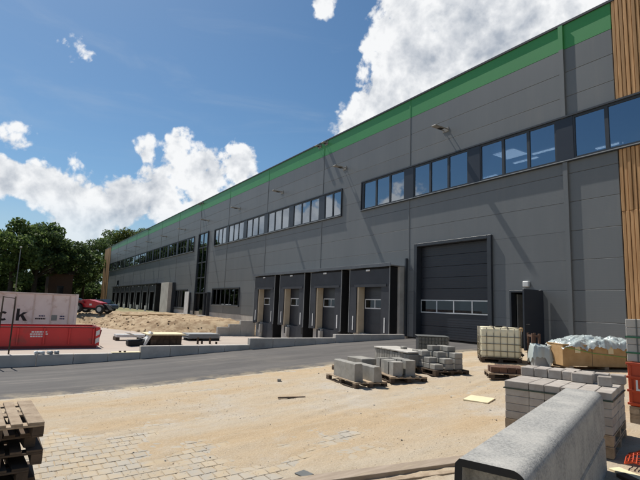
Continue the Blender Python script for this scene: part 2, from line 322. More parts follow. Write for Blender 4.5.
def grid_mesh(xs, ys, fz):
    V = [(x,y,fz(x,y)) for y in ys for x in xs]; nx = len(xs)
    F = [(j*nx+i, j*nx+i+1, (j+1)*nx+i+1, (j+1)*nx+i) for j in range(len(ys)-1) for i in range(nx-1)]
    me = bpy.data.meshes.new('grid'); me.from_pydata(V, [], F)
    for p in me.polygons: p.use_smooth = True
    return me
xs = [-3000,-1500,-800,-400,-250,-180,-150] + list(np.arange(-130,-62,3.)) + list(np.arange(-62,-37.4,.3)) + [-37.32,-37.2] + list(np.arange(-34,-18.6,3)) + [-18.42,-18.38] + list(np.arange(-16,12,2.)) + [20,40,80,200,600,1500,3000]
ys = [-3000,-1200,-500,-200,-100,-60,-40,-30,-26,-22] + list(np.arange(-20,.2,.35)) + [.2,.3,2,10,40,90,150,300,700,1500,3000]
xs = sorted(xs); ys = sorted(ys)
gm = grid_mesh(xs, ys, lambda x,y: (ground_z(x,y) if y < 60 and -140 < x < 90 else -.16))
gm.materials.append(MAT['earth']); gm.materials.append(MAT['field'])
for p in gm.polygons:
    if p.center.x < -64 or abs(p.center.y) > 45 or p.center.x > 20: p.material_index = 1
g = kind(link('ground', gm), 'structure')
ym = grid_mesh(list(np.arange(-52,-18.4,1.2))+[-18.45], list(np.arange(-40,-.6,1.2))+[-.6], lambda x,y: -1.25+.012*nz(x*.4,y*.4)); ym.materials.append(MAT['yard'])
kind(link('yard_paving', ym), 'structure')
rm = grid_mesh(list(np.linspace(-18.27,-12.72,14)), list(np.arange(-60,-.5,.5))+[-.35], lambda x,y: prof(y)-.004+.006*nz(x*.5,y*.3)); rm.materials.append(MAT['asphalt'])
kind(link('road', rm), 'structure')
# sand lying over the paved area (pavers show where it is thin)
BARE = [(-7.9,-18.1,1.0,.8),(-7.2,-17.0,.75,.5),(-6.4,-17.3,1.0,.8),(-6.55,-15.9,.55,.6),(-5.7,-15.6,.5,.6),(-6.55,-13.5,.5,.7),(-5.7,-13.7,.35,.5),(-5.6,-16.6,.8,.7),(-8.9,-17.6,.7,.55),(-9.8,-18.0,.6,.5),(-7.4,-15.7,.35,.5),(-8.2,-16.6,.4,.4)]
RUTS = [(-9.6,-.16,.10),(-7.9,-.16,.10),(-11.2,.06,-.04),(-9.5,.06,-.04),(-6.9,-.30,.16),(-8.55,-.30,.16)]
def rut(x, y):
    h = 0; yy = y+12
    for x0, a, b in RUTS:
        d = (x - (x0 + a*yy + b*.12*yy*yy*.4 + .12*math.sin(yy*.9+x0)))/.14
        if abs(d) < 3.2: h += (-.013*math.exp(-d*d) + .009*math.exp(-((abs(d)-1.5)/.5)**2))*(.55+.9*nz(x0*3,y*.5))
    return h
def sand_h(x, y):
    h = .020 + .020*nz(x*.55+3, y*.35) + .014*nz(x*2.3, y*1.6+9) + .011*nz(x*5.5,y*5.5) + .006*nz(x*13,y*13)
    for bx,by,rx,ry in BARE: h -= .0255*math.exp(-((x-bx)/rx)**2-((y-by)/ry)**2)
    h -= .026*math.exp(-((x+12.75)/.38)**2)
    h += rut(x, y)
    if y > -4: h *= .8
    return max(h, -.011)
sxs = list(np.arange(-12.74,-3.2,.07)) + list(np.arange(-3.2,6.01,.2)); sys_ = list(np.arange(-26,-19,.3)) + list(np.arange(-19,-.1,.07)) + [-.04]
SH = {}
def sz_(x,y):
    h = sand_h(x,y); SH[(round(x,2),round(y,2))] = h; return prof(y)+h
smh = grid_mesh(sxs, sys_, sz_); smh.materials.append(MAT['sand'])
sand = kind(link('sand', smh), 'structure')
# pavers under the sand: the exposed ones
PX, PY = .225, .18
cand = []
for i in range(int(9.6/PX)):
    for j in range(int(14/PY)):
        x = -12.62 + i*PX; y = -19.2 + j*PY + (PY/2 if i % 2 else 0)
        if x > -3.5 or y > -5: continue
        hs_ = [sand_h(x+a*.075, y+b*.06) for a in (-1,0,1) for b in (-1,0,1)]
        if sum(h < .001 for h in hs_) >= 1:
            d = (Vector((x,y,prof(y)))-CAM); dep = d.dot(fw)
            if dep < .5: continue
            if abs(d.dot(rt)/dep) > .75: continue
            cand.append((d.length, x, y))
cand.sort(); paver_me = cube_mesh(PX-.012, PY-.012, .08, 'paver', .006)
pav = kind(empty('paving', (0,0,0)), 'structure')
for dl, x, y in cand[:300]:
    link('paver', paver_me, pav, (x,y,prof(y)-.04+random.uniform(-.002,.002)), (math.atan(slope(y))+random.uniform(-.006,.006),random.uniform(-.006,.006),0))
bm = bmesh.new()
for dl, x, y in cand[300:2200]:
    n0 = len(bm.verts); add_box(bm, x-PX/2+.006, x+PX/2-.006, y-PY/2+.006, y+PY/2-.006, prof(y)-.08, prof(y)); bm.verts.ensure_lookup_table()
    s = slope(y)
    for v in bm.verts[n0:]: v.co.z += (v.co.y-y)*s
kind(link('distant_pavers', bm_mesh(bm, 'paver'), pav), 'stuff')
# ------------------------------------------------------------------ warehouse
JX = [-10.21-9.13*k for k in range(13)]           # bay joints
XL, XR = -128.6, 1.2
ROOF = 13.72; GREEN = 12.58; WT, WB = 9.55, 7.72
wh = tag(empty('warehouse', (-60,0,0)), 'long grey panelled warehouse with green roof band, window strips and loading docks', 'building')
OX = 60
def wbox(name, mt, x0, x1, y0, y1, z0, z1, bev=0, parent=None):
    return box(name, parent or wh, mt, x0+OX, x1+OX, y0, y1, z0, z1, bev)
DOCKS = [-21.62,-26.19,-30.75,-35.32]; FDOCKS = [-72.9-4.565*k for k in range(8)]
OPEN = [(-23.7,-8.22,WB,WT),(-50.5,-26.0,WB,WT),(-119.6,-57.8,WB,WT),(-55.85,-52.6,.0,9.62),(-50.0,-42.7,1.2,2.93),(-65.4,-58.95,.64,2.9),(-18.7,-13.9,-.2,4.95),(-12.93,-11.42,-.2,2.46),(-107.9,-106.3,3.95,5.3)]
OPEN += [(c-1.55,c+1.55,-.2,3.4) for c in DOCKS+FDOCKS] + [(-58.7,-57.5,0,2.2),(-51.75,-50.75,0,2.2)]
def subtract(rects, ops):
    for a0,a1,b0,b1 in ops:
        out = []
        for x0,x1,z0,z1 in rects:
            if a1 <= x0 or a0 >= x1 or b1 <= z0 or b0 >= z1: out.append((x0,x1,z0,z1)); continue
            if x0 < a0: out.append((x0,a0,z0,z1))
            if a1 < x1: out.append((a1,x1,z0,z1))
            xa, xb = max(x0,a0), min(x1,a1)
            if z0 < b0: out.append((xa,xb,z0,b0))
            if b1 < z1: out.append((xa,xb,b1,z1))
        rects = out
    return [r for r in rects if r[1]-r[0] > .02 and r[3]-r[2] > .02]
ROWS = [0,1.24,2.44,3.63,4.80,5.98,7.16,8.34,9.55,10.46,11.54,GREEN]
edges = [-8.22] + JX[:-1] + [-119.75]
gap = .004
for x1, x0 in zip(edges, edges[1:]):
    for z0, z1 in zip(ROWS, ROWS[1:]):
        if z0 == 0 and x1 < -37: z0 = .40
        if z0 == 0 and -37.7 < x0 < -18: z0 = 0
        P0 = (x0+.02,x1-.02,z0+gap,z1-gap); pc = subtract([P0], OPEN)
        if len(pc) == 1: a0,a1,b0,b1 = pc[0]; wbox('wall_panel', 'panel', a0, a1, 0, .09, b0, b1, .011)
        while len(pc) > 1:                      # touching pieces make one notched panel, separate ones stay apart
            grp = [pc.pop()]; more = True
            while more:
                more = [q for q in pc if any(q[0] <= g_[1]+1e-4 and g_[0] <= q[1]+1e-4 and q[2] <= g_[3]+1e-4 and g_[2] <= q[3]+1e-4 and (min(q[1],g_[1])-max(q[0],g_[0]) > .01 or min(q[3],g_[3])-max(q[2],g_[2]) > .01) for g_ in grp)]
                grp += more; pc = [q for q in pc if q not in more]
            bm = bmesh.new()
            for a,b,c,d in grp: add_box(bm, a+OX, b+OX, 0, .09, c, d)
            bmesh.ops.remove_doubles(bm, verts=bm.verts[:], dist=1e-4)
            link('wall_panel', bm_mesh(bm, 'panel'), wh)
            if len(pc) == 1: a0,a1,b0,b1 = pc.pop(); wbox('wall_panel', 'panel', a0, a1, 0, .09, b0, b1)
    wbox('green_panel', 'panel_green', x0+.02, x1-.02, -.002, .09, GREEN+.003, ROOF-.02, .006)
core = subtract([(XL+.3,XR-.3,-.2,ROOF-.1)], OPEN + [(-8.2,0.,WB,WT)])
boxes('wall_core', wh, 'core', [(a+OX,b+OX,.10,.30,c,d) for a,b,c,d in core])
for k, x in enumerate(JX[1:-1]):
    for c,d,e,f in subtract([(x-.045,x+.045,.4 if x < -37 else .0,ROOF-.06)], OPEN): [wbox('joint_cover', m_, c, d, -.022, .02, max(e,g0), min(f,g1)) for m_,g0,g1 in (('panel',-1,GREEN),('panel_green',GREEN,20)) if min(f,g1)-max(e,g0) > .05]
for c,d,e,f in subtract([(-10.31,-10.12,.0,ROOF-.06)], OPEN): [wbox('joint_cover', m_, c, d, -.09, .02, max(e,g0), min(f,g1)) for m_,g0,g1 in (('panel',-1,GREEN),('panel_green',GREEN,20)) if min(f,g1)-max(e,g0) > .05]
wbox('parapet_cap', 'trim', XL-.1, XR+.1, -.062, .5, ROOF-.05, ROOF+.06, .01)
wbox('roof', 'trim_mid', XL, XR, .32, 70, ROOF-.4, ROOF-.2)
wbox('end_wall', 'panel', XR-.3, XR-.01, .31, 70, -.2, ROOF-.41); wbox('end_wall', 'panel', XL+.01, XL+.3, .31, 70, -.2, ROOF-.41); wbox('rear_wall', 'panel', XL+.31, XR-.31, 69.7, 69.99, -.2, ROOF-.41)
wbox('plinth', 'concrete_light', -70.9, -37.5, .012, .10, -.6, .385)
wbox('plinth', 'concrete', -13.85, -12.95, -.012, .09, -.3, .07); wbox('plinth', 'concrete', -11.4, XR-.2, -.012, .10, -.3, -.005)
# timber cladding at both ends: each board a part
def clad(xa, xb, step, zs, ops):
    x = xa
    while x < xb-.03:
        w = step*random.uniform(.88,1.08); x1 = min(xb, x+w)
        for z0, z1 in zip(zs, zs[1:]):
            for c,d,e,f in subtract([(x+.012,x1-.012,z0+.004,z1-.004)], ops):
                wbox('timber_board', 'timber_clad', c, d, -.05+random.choice((-.016,0,.014)), .05, e, f, .012)
        x = x1
clad(-8.2, 1.1, .145, [.1,5.3,WB-.05,WT+.05,ROOF-.055], [(-8.2,0.,WB-.06,WT+.06)])
clad(-128.4, -119.8, .48, [-.1,5.3,ROOF-.055], [])
# window strips
def strip(x0, x1, z0, z1, posts, panes, mt='glass', proud=.10, label=None):
    f = [(x0-.06+OX,x1+.06+OX,-proud,.1,z1,z1+.07),(x0-.06+OX,x1+.06+OX,-proud-.02,.1,z0-.07,z0),(x0-.06+OX,x0+OX,-proud,.1,z0,z1),(x1+OX,x1+.06+OX,-proud,.1,z0,z1)]
    fr = boxes('window_strip', wh, 'trim', f)
    for a,b in posts: box('infill_panel', fr, 'navy', a+OX, b+OX, -.05, .08, z0, z1, .004)
    for a,b in panes:
        q = boxes('sash', fr, 'trim', [(a+OX,a+.07+OX,-.035,.07,z0,z1),(b-.07+OX,b+OX,-.035,.07,z0,z1),(a+.07+OX,b-.07+OX,-.035,.07,z0,z0+.09),(a+.07+OX,b-.07+OX,-.035,.07,z1-.09,z1)])
        box('pane', fr, mt, a+.07+OX, b-.07+OX, .005, .022, z0+.09, z1-.09)
    sill = box('sill', fr, 'alu_dull', x0+OX-.08, x1+OX+.08, -proud-.035, -proud-.021, z0-.045, z0-.012)
    return fr
def halfbays(x0, x1):
    posts = []; panes = []; c = -10.21+4.565*4
    while c > x0-5:
        a, b = c-.36, c+.36
        if a < x1 and b > x0: posts.append((max(a,x0),min(b,x1)))
        l_, h_ = max(x0, c-4.565+.36), min(x1, c-.36)
        if h_-l_ > .5:
            n = max(1, round((h_-l_)/1.28)); w = (h_-l_)/n
            for k in range(n): panes.append((l_+k*w, l_+(k+1)*w))
        c -= 4.565
    return posts, panes
for a, b in ((-23.7,0.),(-50.5,-26.0),(-119.6,-57.8)):
    ps, pn = halfbays(a, b); strip(a, b, WB, WT, ps, pn)
for a, b, c, d in ((-50.0,-42.7,1.2,2.93),(-65.4,-58.95,.64,2.9)):
    n = 6; w = (b-a)/n; strip(a, b, c, d, [], [(a+k*w, a+(k+1)*w) for k in range(n)], 'glass_dark', .10)
strip(-107.9, -106.3, 3.95, 5.3, [], [(-107.9,-106.3)], 'glass_dark', .08)
# stair glazing
fr = boxes('stair_glazing', wh, 'trim', [(-55.93+OX,-55.80+OX,-.14,.1,0,9.7),(-52.65+OX,-52.52+OX,-.14,.1,0,9.7),(-55.8+OX,-52.65+OX,-.14,.1,9.58,9.7)] + [(-55.8+OX,-52.65+OX,-.06,.08,z-.06,z+.06) for z in (2.5,4.3,6.1,7.9)] + [(-54.29+OX,-54.17+OX,-.06,.08,2.56,9.58)])
for z0, z1 in ((2.56,4.24),(4.36,6.04),(6.16,7.84),(7.96,9.58)):
    for a, b in ((-55.8,-54.29),(-54.17,-52.65)): box('pane', fr, 'glass', a+OX, b+OX, .0, .02, z0, z1)
box('door_leaf', fr, 'glass_dark', -54.17+OX, -52.65+OX, .0, .03, 0.05, 2.44); box('door_leaf', fr, 'white', -55.78+OX, -54.35+OX, -1.3, -1.24, 0.02, 2.6)
for a, b in ((-58.7,-57.5),(-51.75,-50.75)):
    dr = boxes('side_door', wh, 'trim', [(a+OX,a+.12+OX,-.35,.1,0,2.45),(b-.12+OX,b+OX,-.35,.1,0,2.45),(a+OX,b+OX,-.35,.1,2.45,2.57)]); box('door_leaf', dr, 'navy', a+.13+OX, b-.13+OX, -.02, .05, 0.02, 2.4); box('step', dr, 'concrete', a-.2+OX, b+.2+OX, -1.1, -.02, -.3, -.01)
# sectional door
x0, x1, zt = -18.7, -13.9, 4.95
dr = boxes('sectional_door', wh, 'trim', [(x0-.1+OX,x0+.12+OX,-.13,.32,0,zt+.1),(x1-.12+OX,x1+.1+OX,-.13,.32,0,zt+.1),(x0+.12+OX,x1-.12+OX,-.13,.32,zt-.06,zt+.1)], .008)
zz = [.02,.66,1.32,2.02,2.6,3.18,3.76,4.34,4.88]
for k in range(8):
    if k == 2: continue
    prism('door_section', dr, 'navy_rib', [(.27,zz[k]+.003),(.27,zz[k+1]-.003),(.235,zz[k+1]-.010),(.235,zz[k]+.010)], 'x', x0+.13+OX, x1-.13+OX)
a, b = zz[2], zz[3]; nW = 4; w = (x1-x0-.26)/nW
boxes('glazed_section', dr, 'white_frame', [(x0+.13+OX,x1-.13+OX,.21,.26,a+.005,a+.06),(x0+.13+OX,x1-.13+OX,.21,.26,b-.06,b-.005)] + [(x0+.13+k*w-(.03 if k else 0)+OX,x0+.13+k*w+(.03 if k < nW else 0)+OX,.212,.258,a+.06,b-.06) for k in range(nW+1)])
for k in range(nW): box('pane', dr, 'glass_dark', x0+.16+k*w+OX, x0+.10+(k+1)*w+OX, .23, .242, a+.06, b-.06)
# entrance door, open
x0, x1 = -12.93, -11.42
dr = boxes('entrance_door', wh, 'trim', [(x0+OX,x0+.09+OX,-.05,.3,0,2.46),(x1-.09+OX,x1+OX,-.05,.3,0,2.46),(x0+.09+OX,x1-.09+OX,-.05,.3,2.37,2.46)], .004)
box('door_leaf', dr, 'navy', x1+.02+OX, x1+.09+OX, -1.38, -.06, .03, 2.44, .004); box('door_leaf', dr, 'alu_dull', x0+.11+OX, x0+.16+OX, .32, .95, .03, 2.3)
lever = boxes('handle', dr, 'alu', [(x1+.09+OX,x1+.15+OX,-1.28,-1.26,1.04,1.06),(x1+.13+OX,x1+.15+OX,-1.28,-1.14,1.04,1.06)])
bl = wbox('door_light', 'white', -12.22, -11.95, -.14, -.005, 2.60, 2.84, .02)
# interiors behind the glass
def room(x0, x1, y1, z0, z1, lights=()):
    boxes('interior_room', wh, 'interior', [(x0+OX,x1+OX,.32,y1,z0-.1,z0),(x0+OX,x1+OX,.32,y1,z1,z1+.1),(x0+OX,x1+OX,y1,y1+.1,z0,z1),(x0-.1+OX,x0+OX,.32,y1,z0,z1),(x1+OX,x1+.1+OX,.32,y1,z0,z1)])
    for a,b,c,d in lights: wbox('ceiling_light', 'tube_light', a, b, c, d, z1-.06, z1-.03)
room(-25, 1, 7, 6.9, 9.75, [(-15.2,-14.0,2.0,3.2),(-15.4,-14.0,4.0,4.2),(-13.9,-12.6,3.4,3.6),(-11.5,-10.3,5.0,5.2),(-18.6,-17.4,5.2,5.4)])
room(-51, -25.5, 7, 6.9, 9.75); room(-56.2, -51.9, 5, -.05, 9.9); room(-120, -57.3, 6, 6.9, 9.95); room(-50.5,-42.2,5,0,3.1); room(-66,-56.8,5,0,3.1)
boxes('hall_interior', wh, 'room_dark', [(-20+OX,-9+OX,.35,12,-.12,-.02),(-20+OX,-9+OX,12,12.1,0,6.5),(-20.1+OX,-20+OX,.35,12,0,6.5),(-9+OX,-8.9+OX,.35,12,0,6.5),(-20+OX,-9+OX,.35,12,6.5,6.6)])
boxes('dock_interior', wh, 'room_dark', [(-38+OX,-20.3+OX,.8,.9,-.1,4),(-110+OX,-70+OX,.8,.9,-.1,4)])
# loading docks
def dock(c, far=False):
    X = c+OX; w = 1.86; fy = -1.0
    ds = boxes('dock_shelter', wh, 'black', [(-w,-w+.06,fy+.03,-.01,-.12,3.78),(w-.06,w,fy+.03,-.01,-1.28,3.78),(-w+.06,w-.06,fy+.03,-.01,3.72,3.78)], loc=(X,0,0))
    [box('edge_profile', ds, 'alu_dull', xx-.02, xx+.02, fy-.01, fy+.028, -.05, 3.80) for xx in (-w+.01,w-.01)]
    box('top_curtain', ds, 'curtain', -w+.06, w-.06, fy, fy+.02, 2.78, 3.70, .004); box('curtain_flap', ds, 'curtain', -w+.5, w-.25, fy-.03, fy-.012, 2.68, 2.84)
    for s in (-1,1):
        box('side_curtain', ds, 'curtain', *( (-w+.06,-w+.72) if s < 0 else (w-.72,w-.06) ), fy+.005, fy+.025, -.05, 2.776, .004)
        q = .42 if s < 0 else .40
        box('guide_stripe', ds, 'white', s*(w-q)-.05, s*(w-q)+.05, fy-.012, fy+.0, .12, .95, .004)
    box('lamp', ds, 'white', -.22, .14, fy-.05, fy-.006, 3.6, 3.7, .01)
    far or box('inner_pad', ds, 'foam_pad', -1.16, -1.0, -.93, -.48, -.02, 2.9)
    dd = box('dock_door', wh, 'navy', X-1.5, X+1.5, -.44, -.39, -.02, 3.3)
    for k in range(1,6): box('door_rib', dd, 'trim', -1.5, 1.5, -.05, -.026, -1.64+k*.55-.012, -1.64+k*.55+.012)
    boxes('window_frame', dd, 'white_frame', [(-.92,.92,-.07,-.03,-.22,-.16),(-.92,.92,-.07,-.03,.30,.36),(-.92,-.86,-.07,-.03,-.16,.30),(.86,.92,-.07,-.03,-.16,.30),(-.03,.03,-.07,-.03,-.16,.30)])
    for s in (-1,1): box('pane', dd, 'glass_dark', *( (-.86,-.03) if s < 0 else (.03,.86) ), -.055, -.045, -.16, .30)
    bp = box('dock_base', wh, 'concrete_light', X-1.62, X-.62, -.80, -.02, -1.30, -.03, .01)
    box('bumper', bp, 'rubber', .12, .38, -.53, -.393, .02, .60, .015); box('bumper_plate', bp, 'concrete_light', .39, .62, -.56, -.30, -.2, .5, .01)
    lv = box('dock_leveller', wh, 'curtain', X-.55, X+1.70, -.70, -.02, -1.30, -.04, .01)
    box('bumper', lv, 'rubber', .75, 1.0, -.46, -.345, .1, .60, .015)
    return ds
wbox('dock_wall', 'concrete', -37.45, -19.45, -.015, .3, -1.6, -.01)
for c in DOCKS: dock(c)
wbox('dock_canopy', 'alu_dull', -37.45, -19.58, -1.10, -.005, 3.83, 3.90, .01); wbox('canopy_fascia', 'trim_mid', -37.45, -19.58, -1.13, -1.105, 3.80, 4.0, .004)
wbox('end_fin', 'concrete_light', -19.78, -19.58, -.42, -.005, -.4, 3.82, .01); wbox('downpipe', 'trim', -19.5, -19.38, -.14, -.01, 0, 4.3)
for c in FDOCKS: dock(c, True)
wbox('dock_wall', 'concrete', -107.6, -70.9, -.015, .3, -1.6, -.01)
wbox('dock_canopy', 'trim', -107.6, -70.6, -1.15, -.005, 3.83, 4.0, .01)
wbox('end_fin', 'concrete_light', -68.2, -64.4, -.95, -.45, -.6, 3.95, .01); wbox('end_fin_return', 'trim', -64.9, -64.41, -.44, -.01, -.3, 3.95, .01)
# wall floodlights on arms
def flood(x, z, head=.70, arm=.24, wid=.32):
    a = boxes('wall_floodlight', wh, 'lamp_shell', [(-.16,-.12,-arm,-.0,-.02,.02),(.12,.16,-arm,-.0,-.02,.02),(-.2,.2,-.03,-.002,-.12,.12)], loc=(x+OX,0,z))
    h = box('lamp_head', a, 'lamp_shell', -wid/2, wid/2, -arm-head, -arm, -.035, .05, .025); box('lens', a, 'black', -wid/2+.05, wid/2-.05, -arm-head*.45, -arm-.05, -.055, -.036, .008)
for k in range(11): flood(-16.62-9.13*k, 11.02)
for x in (JX[2], JX[5], JX[8]):
    for s in (-.62,.28): flood(x+s, ROOF-.22, .32, .10, .36)
# ------------------------------------------------------------------ retaining walls
rw = tag(empty('retaining_wall', (-18.375,-10,-.5)), 'stepped low wall of grey concrete blocks along the asphalt road', 'wall')
y = -1.25; ymax = []
for k in range(24):
    y1 = y; y0 = y-1.085; ym_ = (y0+y1)/2
    top = .18 if ym_ > -5.6 else (.015 if ym_ > -9.75 else (-.252 if ym_ > -14.15 else -.488))
    box('concrete_block', rw, 'concrete', -.125, .125, y0+.006+10, y1-.006+10, (prof(ym_)-.55)+.5, top+.5, .012); y = y0
sw = tag(empty('stub_wall', (-37.3,-2.3,-1.25)), 'short stepped concrete wall holding back the heap of earth beside the docks', 'wall')
for k, (a, b, top) in enumerate(((-4.1,-3.1,-.52),(-3.09,-2.1,-.28),(-2.09,-.75,.02))):
    box('concrete_block', sw, 'concrete_light', -.14, .14, a+2.3, b+2.3, -.3, top+1.25, .015)
# ------------------------------------------------------------------ pallets and stones
def pallet_parts(t, L_=1.2, B_=.8, z0=0, mt='pallet_wood', mt2='pallet_wood'):
    for k, (yc, w) in enumerate(zip(np.linspace(-B_/2+.0725, B_/2-.0725, 5), (.145,.1,.145,.1,.145))):
        box('deck_board', t, mt, -L_/2, L_/2, yc-w/2, yc+w/2, z0+.122, z0+.144, .003)
    for xc in (-L_/2+.0725, 0, L_/2-.0725): box('cross_board', t, mt, xc-.0725, xc+.0725, -B_/2, B_/2, z0+.100, z0+.1215, .003)
    for xc in (-L_/2+.0725, 0, L_/2-.0725):
        for yc in (-B_/2+.05, 0, B_/2-.05): box('spacer_block', t, mt2, xc-.0725, xc+.0725, yc-.05, yc+.05, z0+.0225, z0+.0995)
    for yc in (-B_/2+.05, 0, B_/2-.05): box('bottom_board', t, mt2, -L_/2, L_/2, yc-.05, yc+.05, z0, z0+.022, .003)
def pallet(loc, rz, label, L_=1.2, B_=.8, mt='pallet_wood', mt2='pallet_wood', group=None, tilt=(0,0)):
    t = empty('wooden_pallet', loc, rz); t.rotation_euler = (tilt[0], tilt[1], rz); pallet_parts(t, L_, B_, 0, mt, mt2); return tag(t, label, 'pallet', group)
def loc2(o, a, b, rz): return (o[0]+a*math.cos(rz)-b*math.sin(rz), o[1]+a*math.sin(rz)+b*math.cos(rz))
def stone(name, loc, rz, dims, mt, label, cat, group=None, bev=.012, top=True):
    me = cube_mesh(*dims, mt, bev); o = link(name, me, None, (loc[0],loc[1],loc[2]+dims[2]/2), (random.uniform(-.01,.01)*0,0,rz)); return tag(o, label, cat, group)
def gz(x, y): return prof(y)+max(sand_h(x,y),0)
# pallet with two long kerb beams
def tilt_of(y, rz): # slope of ground tilts things a little
    return (0,0)
A = (-9.95,-10.75); rA = RAD(-8); zA = gz(*A)
pallet((A[0],A[1],zA-.01), rA, 'weathered pallet under the two long concrete kerb beams', 1.6, .9, 'pallet_wood', 'pallet_dark', group=None)
def beam(a, b, label, L_=1.12, h=.42, w=.24):
    x, y = loc2(A, a, b, rA); t = prism('kerb_beam', None, 'kerb_stone', [(-w/2,0),(w/2,0),(w/2-.03,h-.02),(w/2-.06,h),(-w/2+.02,h),(-w/2,h-.02)], 'x', -L_/2, L_/2, loc=(x,y,zA+.135), rot=(0,0,rA)); return tag(t, label, 'kerb stone')
beam(.10,-.28, 'long concrete kerb beam nearer the open sand, lying on the weathered pallet')
beam(.34,.16, 'long concrete kerb beam beside the other, nearer the asphalt, on the weathered pallet', .98, .36)
P2 = (-11.0,-9.75); r2 = RAD(-6); z2 = gz(*P2)
pallet((P2[0],P2[1],z2-.01), r2, 'pallet carrying flat concrete slabs at the edge of the asphalt', 1.7, 1.0, 'pallet_wood', 'pallet_dark')
for k,(a,b,d) in enumerate(((.10,-.05,(.75,.5,.30)),)):
    x,y = loc2(P2,a,b,r2); stone('concrete_slab', (x,y,z2+.14), r2+.05, d, 'kerb_stone', 'wide flat concrete slab on the pallet at the edge of the asphalt', 'slab')
x,y = loc2(P2,-.52,.2,r2); stone('concrete_slab', (x,y,z2+.14), r2, (.22,.3,.14), 'kerb_stone', 'small loose slab beside the wide flat concrete slab', 'slab')
x,y = loc2(P2,.62,-.1,r2)
for k in range(5):
    stone('rubble_stone', (x+random.uniform(-.15,.15),y+random.uniform(-.2,.2),z2+.14), random.uniform(0,3), (random.uniform(.1,.2),random.uniform(.1,.16),random.uniform(.08,.16)), 'kerb_stone', 'small loose concrete lump between the pallets of kerb stones', 'stone', 'loose concrete lumps')
# strapped row of upright kerb stones with light tops
Dp = (-11.0,-8.15); rD = RAD(-8); zD = gz(*Dp)
t = tag(empty('kerb_stack', (Dp[0],Dp[1],zD), rD), 'long row of upright kerb stones capped with pale slabs', 'kerb stones')
pallet_parts(t, 1.9, .9)
for k in range(13):
    box('kerb_stone', t, 'kerb_stone', -.93+k*.143, -.93+k*.143+.135, -.42, .1, .145, .145+.34+random.uniform(-.015,.015), .012)
    box('kerb_stone', t, 'kerb_stone', -.93+k*.143, -.93+k*.143+.135, .115, .44, .145, .145+.31+random.uniform(-.015,.015), .012)
for k in range(4): box('cap_slab', t, 'concrete_light', -.95+k*.47, -.95+k*.47+.46, -.44+random.uniform(-.02,.02), .42, .505, .55, .01)
box('offcut', t, 'kerb_stone', -.05, .12, -.05, .1, .551, .63, .015)
# pallet of upright kerbs
Bp = (-9.75,-9.50); rB = RAD(-18); zB = gz(*Bp)
pallet((Bp[0],Bp[1],zB-.01), rB, 'pallet carrying the cluster of dark upright kerb stones', 1.5, 1.0, 'pallet_wood', 'pallet_dark')
kk = 0
for j in range(2):
    for k in range(4):
        x,y = loc2(Bp,-.42+k*.29+random.uniform(-.02,.02), -.22+j*.36+random.uniform(-.02,.02), rB)
        prism('upright_kerb', None, 'kerb_stone', [(-.13,-.15),(.13,-.15),(.13,.10),(.06,.15),(-.13,.15)], 'z', 0, .33+random.uniform(-.03,.03)+(.05 if j else 0), bev=0, loc=(x,y,zB+.135), rot=(0,0,rB+random.uniform(-.06,.06)))
for o in bpy.data.objects:
    if o.name.startswith('upright_kerb'): tag(o, 'dark kerb stone standing upright in a cluster on a pallet', 'kerb stone', 'upright kerb stones on one pallet')
# pallet of loose concrete cubes
Cp = (-9.75,-7.95); rC = RAD(-12); zC = gz(*Cp)
pallet((Cp[0],Cp[1],zC-.01), rC, 'low dark pallet under the heap of square concrete blocks', 1.4, 1.1, 'pallet_dark', 'pallet_dark')
hts = [[4,4,4,2],[4,4,3,2],[3,4,3,1]]
hts = [[3,4,4,3],[3,4,3,2],[3,3,2,1]]
for j in range(3):
    for k in range(4):
        for h in range(hts[2-j][k]):
            x,y = loc2(Cp,-.46+k*.30+random.uniform(-.02,.02), -.34+j*.32+random.uniform(-.02,.02), rC)
            stone('concrete_cube', (x,y,zC+.137+h*.152), rC+random.uniform(-.07,.07), (.27,.27,.148), 'kerb_stone', 'square concrete block piled loosely on the low dark pallet', 'block', 'concrete blocks heaped on the dark pallet', .015)
# mesh crate of pavers
Mp = (-13.0,-5.15); rM = RAD(56.5); zM = gz(*Mp); 
t = tag(empty('block_crate', (-12.85,-4.95,zM), RAD(52)), 'dark grey cube of strapped stone blocks in front of the big door', 'block pack')
pallet_parts(t, 1.1, .95, 0, 'pallet_dark', 'pallet_dark')
for j in range(4):
    for k in range(9): box('paver', t, 'galv_dark', -.54+k*.12, -.54+k*.12+.112, -.47, -.26, .146+j*.128, .146+j*.128+.118, .008)
    for k in range(3): box('paver', t, 'galv_dark', .30, .54, -.255+k*.24, -.255+k*.24+.23, .146+j*.128, .146+j*.128+.118, .008)
box('paver_core', t, 'core', -.53, .29, -.255, .465, .146, .645); box('lid', t, 'galv_dark', -.57, .57, -.5, .49, .66, .69, .008)
for x in (-.56,-.2,.16,.55): box('band', t, 'galv_dark', x-.012, x+.012, -.49, -.474, .14, .659)
for z in (.27,.53): box('band', t, 'galv_dark', -.57, .57, -.488, -.476, z-.008, z+.008)
